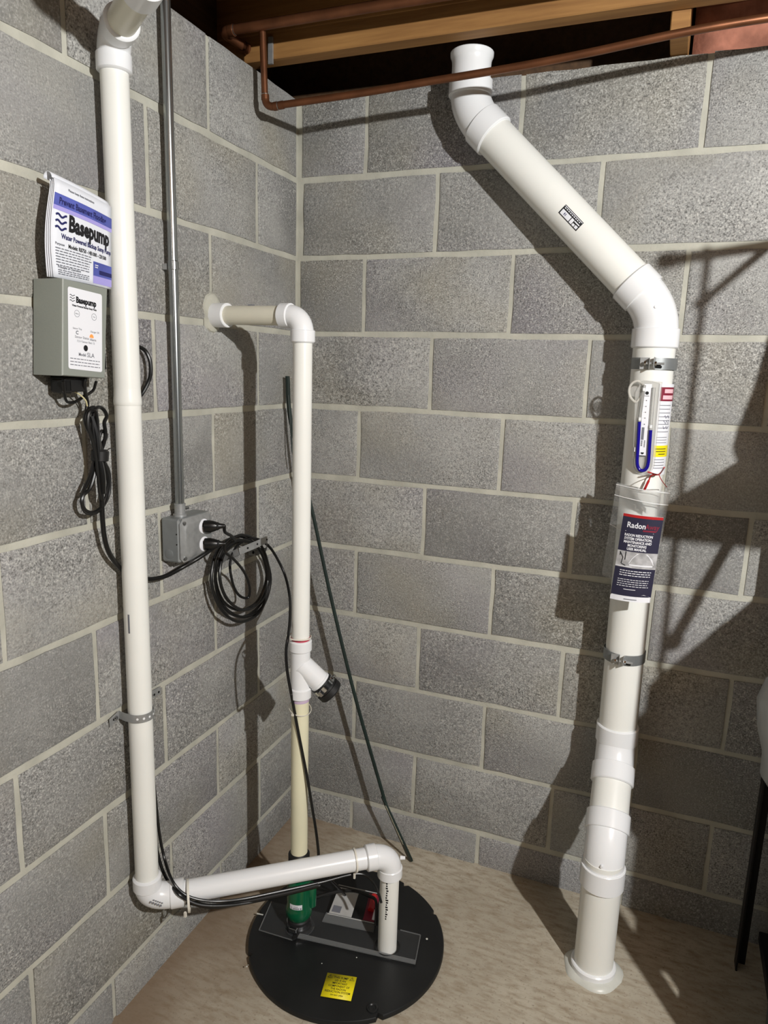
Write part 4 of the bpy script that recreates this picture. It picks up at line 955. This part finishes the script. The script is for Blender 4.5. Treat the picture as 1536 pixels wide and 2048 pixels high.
# ================================================================== booklet in its clear bag
bk = thing('booklet', (0.9641, -0.1335, 0.9265), 'dark blue radon system booklet inside the clear bag on the vent pipe', 'booklet')
B0, B1, B2, B3 = [V(q) for q in P['booklet']]
mb = MB(); g = []
class Bk:
    """booklet face, gently bowed over the pipe"""
    def p(s, x, y, h=0.0):
        u, v = x/.0872, y/.198
        q = B0*(1-u)*(1-v)+B1*u*(1-v)+B2*u*v+B3*(1-u)*v
        q.y += .010*(2*u-1)**2-.0; q.y -= h; return q
sk = Bk()
def bpatch(x0, y0, x1, y1, h, nx=10):
    p_ = Print(sk); p_.rect(x0, y0, x1, y1, h, nx); return p_
g0 = [[sk.p(.0872*i/10, y, 0) for i in range(11)] for y in (0, .198)]; g1 = [[sk.p(.0872*i/10, y, -.003) for i in range(11)] for y in (0, .198)]
mb.loft([[a[0], a[1], b[1], b[0]] for a, b in [((g0[0][i], g0[1][i]), (g1[0][i], g1[1][i])) for i in range(11)]]).build('pages', 'white_label', bk)
bpatch(0, .0125, .0872, .192, .0004).build('cover', 'navy', bk)
bpatch(0, .192, .0872, .198, .0005).build('red_strip', 'red', bk)
pr = Print(sk); pr.poly([(.0, .0125), (.0, .0105), (.052, .0105), (.071, .0185), (.0872, .0125), (.0872, .0100), (.0872, .0005), (0, .0005)][::-1], .0007); pr.build('white_foot', 'white_label', bk)
pr = bpatch(.0, .078, .0872, .115, .0007); ph = pr.build('photo', 'greyphoto', bk)
pr = Print(sk); pr.poly([(.028, .088), (.082, .088), (.078, .100), (.066, .112), (.044, .112), (.034, .100)], .0010); pr.rect(.03, .0835, .08, .0865, .0010, 6); pr.build('photo_detail', 'white_label', ph)
pr = Print(sk); pr.stroke([(.006, .112), (.014, .100), (.012, .086), (.022, .082)], .002, .001); pr.rect(.006, .104, .008, .112, .001, 1); pr.rect(.018, .095, .020, .114, .001, 1); pr.build('photo_detail', 'ink', ph)
pr = bpatch(.0, .0795, .036, .0812, .0012)
pr.text('Radon', .0115, .169, .0175, .0003, sx=.92, h=.0009); pr.stroke([(.010, .160), (.072, .160)], .0007, .0009)
for i, s_ in enumerate(('RADON REDUCTION', 'SYSTEM OPERATION,', 'MAINTENANCE AND', 'MONITORING', 'USER MANUAL')): pr.text(s_, .0405, .1495-i*.0078, .0080, .00025, 'CENTER', .80, .0009)
pr.lines(.012, .080, .0700, .0052, 3, .0017, .04, h=.0009, rnd=random.Random(4)); pr.lines(.010, .078, .0500, .0050, 4, .0013, .05, h=.0009, rnd=random.Random(7)); pr.rect(.026, .0275, .052, .0288, .0009, 4)
pr.build('printed_text', 'white_label', bk)
pr = Print(sk); pr.text('Away', .052, .169, .0165, .0003, sx=.80, h=.0009); pr.rect(.048, .163, .076, .1665, .0009, 3); pr.build('printed_text', 'maroon', bk)
pr = Print(sk); pr.rect(.03, .0045, .058, .0062, .0010, 4); pr.build('printed_lines', 'greyink', bk)
bg = thing('zip_bag', (0.9641, -0.1380, 0.9265), 'clear zip bag hanging on the vent pipe with a booklet inside', 'bag')
def bq(u, v, y):
    a, b, c, d = V((0.8961, 0, 0.9641)), V((1.0118, 0, 0.9269)), V((1.0293, 0, 1.1793)), V((0.9104, 0, 1.1885))
    q = a*(1-u)*(1-v)+b*u*(1-v)+c*u*v+d*(1-u)*v
    q.y = y+.014*(2*u-1)**2*(1 if u > .5 else 1.5)+.0022*math.sin(u*9+v*13)+.0016*math.sin(v*31+u*5); return q
for y, nm in ((-0.1405, 'front_film'), (-0.1275, 'back_film')):
    MB().sheet([[bq(i/14, j/22, y) for i in range(15)] for j in range(23)]).build(nm, 'film', bg, fix=False, ang=80)
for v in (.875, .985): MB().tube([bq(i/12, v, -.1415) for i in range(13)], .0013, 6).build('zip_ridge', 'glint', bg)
MB().sheet([[bq(i/14, .885+j*.022, -0.1425+.0015*math.sin(i*1.7+j)) for i in range(15)] for j in range(5)]).build('zip_band', 'tray', bg, fix=False, ang=80)
mb = MB(); mb.tube([bq(.0, .56, -.1430), bq(.14, .555, -.1445), bq(.32, .53, -.1435), bq(.62, .51, -.1445), bq(.98, .50, -.1430)], .0009, 6); mb.build('crease_glint', 'glint', bg)  # crease with its highlight painted on as bright film

# ================================================================== storage shelf and what stands on it, right edge
shf = thing('storage_shelf', (1.55, -.35, 0), 'black metal storage shelf at the right edge, its rear post by the wall', 'shelf')
PX0, PX1, PY0, PY1 = 1.310, 1.80, -.095, -.60
for x in (PX0, PX1):
    for y in (PY0, PY1):
        if (x, y) == (PX0, PY1): x += .05
        MB().slab([V((x-.012, y+.012, 0)), V((x+.012, y+.012, 0)), V((x+.012, y+.008, 0)), V((x-.008, y+.008, 0)), V((x-.008, y-.022, 0)), V((x-.012, y-.022, 0))], UPZ, 1.42).build('post', 'shelf', shf)
for z in (.10, .52, .98, 1.37):
    MB().box(((PX0+.03+PX1)/2, (PY0+PY1)/2, z), (PX1-PX0-.03, PY0-PY1, .024), bev=.002).build('shelf_board', 'shelf', shf)
def carton(c, sz, lab, mt='card', rz=0.0):  # unseen boxes added to throw the low shadow on the back wall
    t = thing('carton', (c[0], c[1], c[2]-sz[2]/2), lab, 'box', 'unseen cartons added on the black shelf')
    R3 = Matrix.Rotation(rz, 3, 'Z'); MB().box(c, sz, R3, bev=.003).build('body', mt, t)
    for s_ in (-1, 1): MB().box(V(c)+R3 @ V((0, s_*sz[1]/4, sz[2]/2+.0012)), (sz[0]-.004, sz[1]/2-.003, .0022), R3).build('flap', mt, t)
    MB().box(V(c)+V((0, 0, sz[2]/2+.0029)), (sz[0]-.002, .05, .0006), R3).build('tape', 'tray', t)
carton((1.56, -.36, .3205), (.38, .42, .415), 'unseen dark carton added on the bottom board of the black shelf for its shadow')
carton((1.58, -.39, .755), (.40, .36, .44), 'unseen dark carton added on the second board of the black shelf for its shadow')
carton((1.58, -.40, 1.042), (.40, .37, .095), 'unseen flat carton added on the third board of the black shelf for its shadow')
# lumpy bags: profile radii by height, wobbling round
def lumpy(name, c, prof, lab, cat, material, seed, sq=1.0, tie_=True):
    mb = MB(); rings = []
    for h, rx, ry in prof:
        rings.append([V((c[0]+math.cos(a)*rx*(1+.10*noise.noise(V((math.cos(a)*1.6+seed, math.sin(a)*1.6, h*9)))+.03*math.sin(7*a+seed+h*20)), c[1]+math.sin(a)*ry*(1+.10*noise.noise(V((math.cos(a)*1.6, math.sin(a)*1.6+seed, h*9)))), c[2]+h)) for a in [2*PI*i/40 for i in range(40)]])
    mb.loft(rings); t = thing(name, c, lab, cat); mb.build('body', material, t, ang=70)
    if tie_:
        h, rx, ry = prof[-3]; MB().tube([V((c[0]+math.cos(a)*rx*1.05, c[1]+math.sin(a)*ry*1.05, c[2]+h)) for a in [2*PI*i/20 for i in range(20)]], .004, 6, close=True).build('neck_tie', 'blackmat', t)
lumpy('plastic_bag', (1.335, -.35, .615), [(.0, .03, .05), (.01, .062, .08), (.045, .088, .10), (.09, .086, .105), (.135, .098, .11), (.19, .103, .10), (.235, .092, .085), (.262, .060, .06), (.28, .03, .03), (.295, .022, .022), (.315, .034, .034)], 'pale grey plastic bag bulging from the black shelf at the right edge', 'bag', 'bagg', 3.0)
lumpy('unseen_sack', (1.44, -.20, 1.383), [(.0, .07, .20), (.02, .10, .245), (.06, .11, .26), (.11, .105, .25), (.17, .10, .225), (.215, .095, .20), (.24, .09, .185), (.29, .08, .15), (.315, .05, .08), (.33, .02, .03), (.35, .03, .03)], 'unseen dark sack added on the top board of the black shelf for its shadow', 'sack', 'card', 7.0)  # out of view, added and shaped to cast a blob of shadow
def handle(name, a, b, r, lab, cat, mt='shelf', g=None):  # unseen sticks added to cast the narrow shadow bands on the wall
    a, b = V(a), V(b); t = thing(name, tuple(a), lab, cat, g); d = (b-a).normalized()
    MB().tube([a, b], r, 10).build('shaft', mt, t); MB().lathe(b-d*.002, d, [(-.02, r), (-.018, r*1.35), (0, r*1.35), (.006, r*.5)], 12).build('end_cap', 'blackmat', t)
    return t
handle('unseen_upright_rod', (1.36, -.515, .994), (1.36, -.515, 1.80), .0055, 'thin unseen upright rod added beside the black shelf for its shadow', 'handle')
handle('unseen_level_rod', (1.375, -.02, 1.756), (1.36, -.62, 1.798), .0095, 'unseen level rod added above the black shelf for its shadow', 'handle')
handle('unseen_short_rod', (1.362, -.25, 1.34), (1.362, -.50, 1.108), .010, 'short unseen rod added slantwise beside the black shelf for its shadow', 'handle')
handle('unseen_slant_rod', (1.366, -.36, 1.778), (1.366, -.535, 1.715), .007, 'short unseen rod added slantwise below the level rod for its shadow', 'rod')
# grey tote on the floor in front
tt = thing('storage_tote', (1.50, -.5, 0), 'dark grey plastic tote on the floor at the lower right edge', 'tote')
rg = []
for h, e_ in ((.002, .014), (.01, .006), (.28, 0), (.285, .0), (.286, -.012), (.31, -.012), (.312, -.006)):
    x0, x1, y0, y1, c_ = 1.332-.02*h+e_, 1.78-e_, -.86+e_, -.30-e_, .02
    rg.append([V((x, y, h)) for x, y in ((x0+c_, y0), (x1-c_, y0), (x1, y0+c_), (x1, y1-c_), (x1-c_, y1), (x0+c_, y1), (x0, y1-c_), (x0, y0+c_))])
MB().loft(rg).build('body', 'bin', tt)
MB().box((1.555, -.58, .319), (.455, .565, .012), bev=.004).build('cover', 'bin', tt)
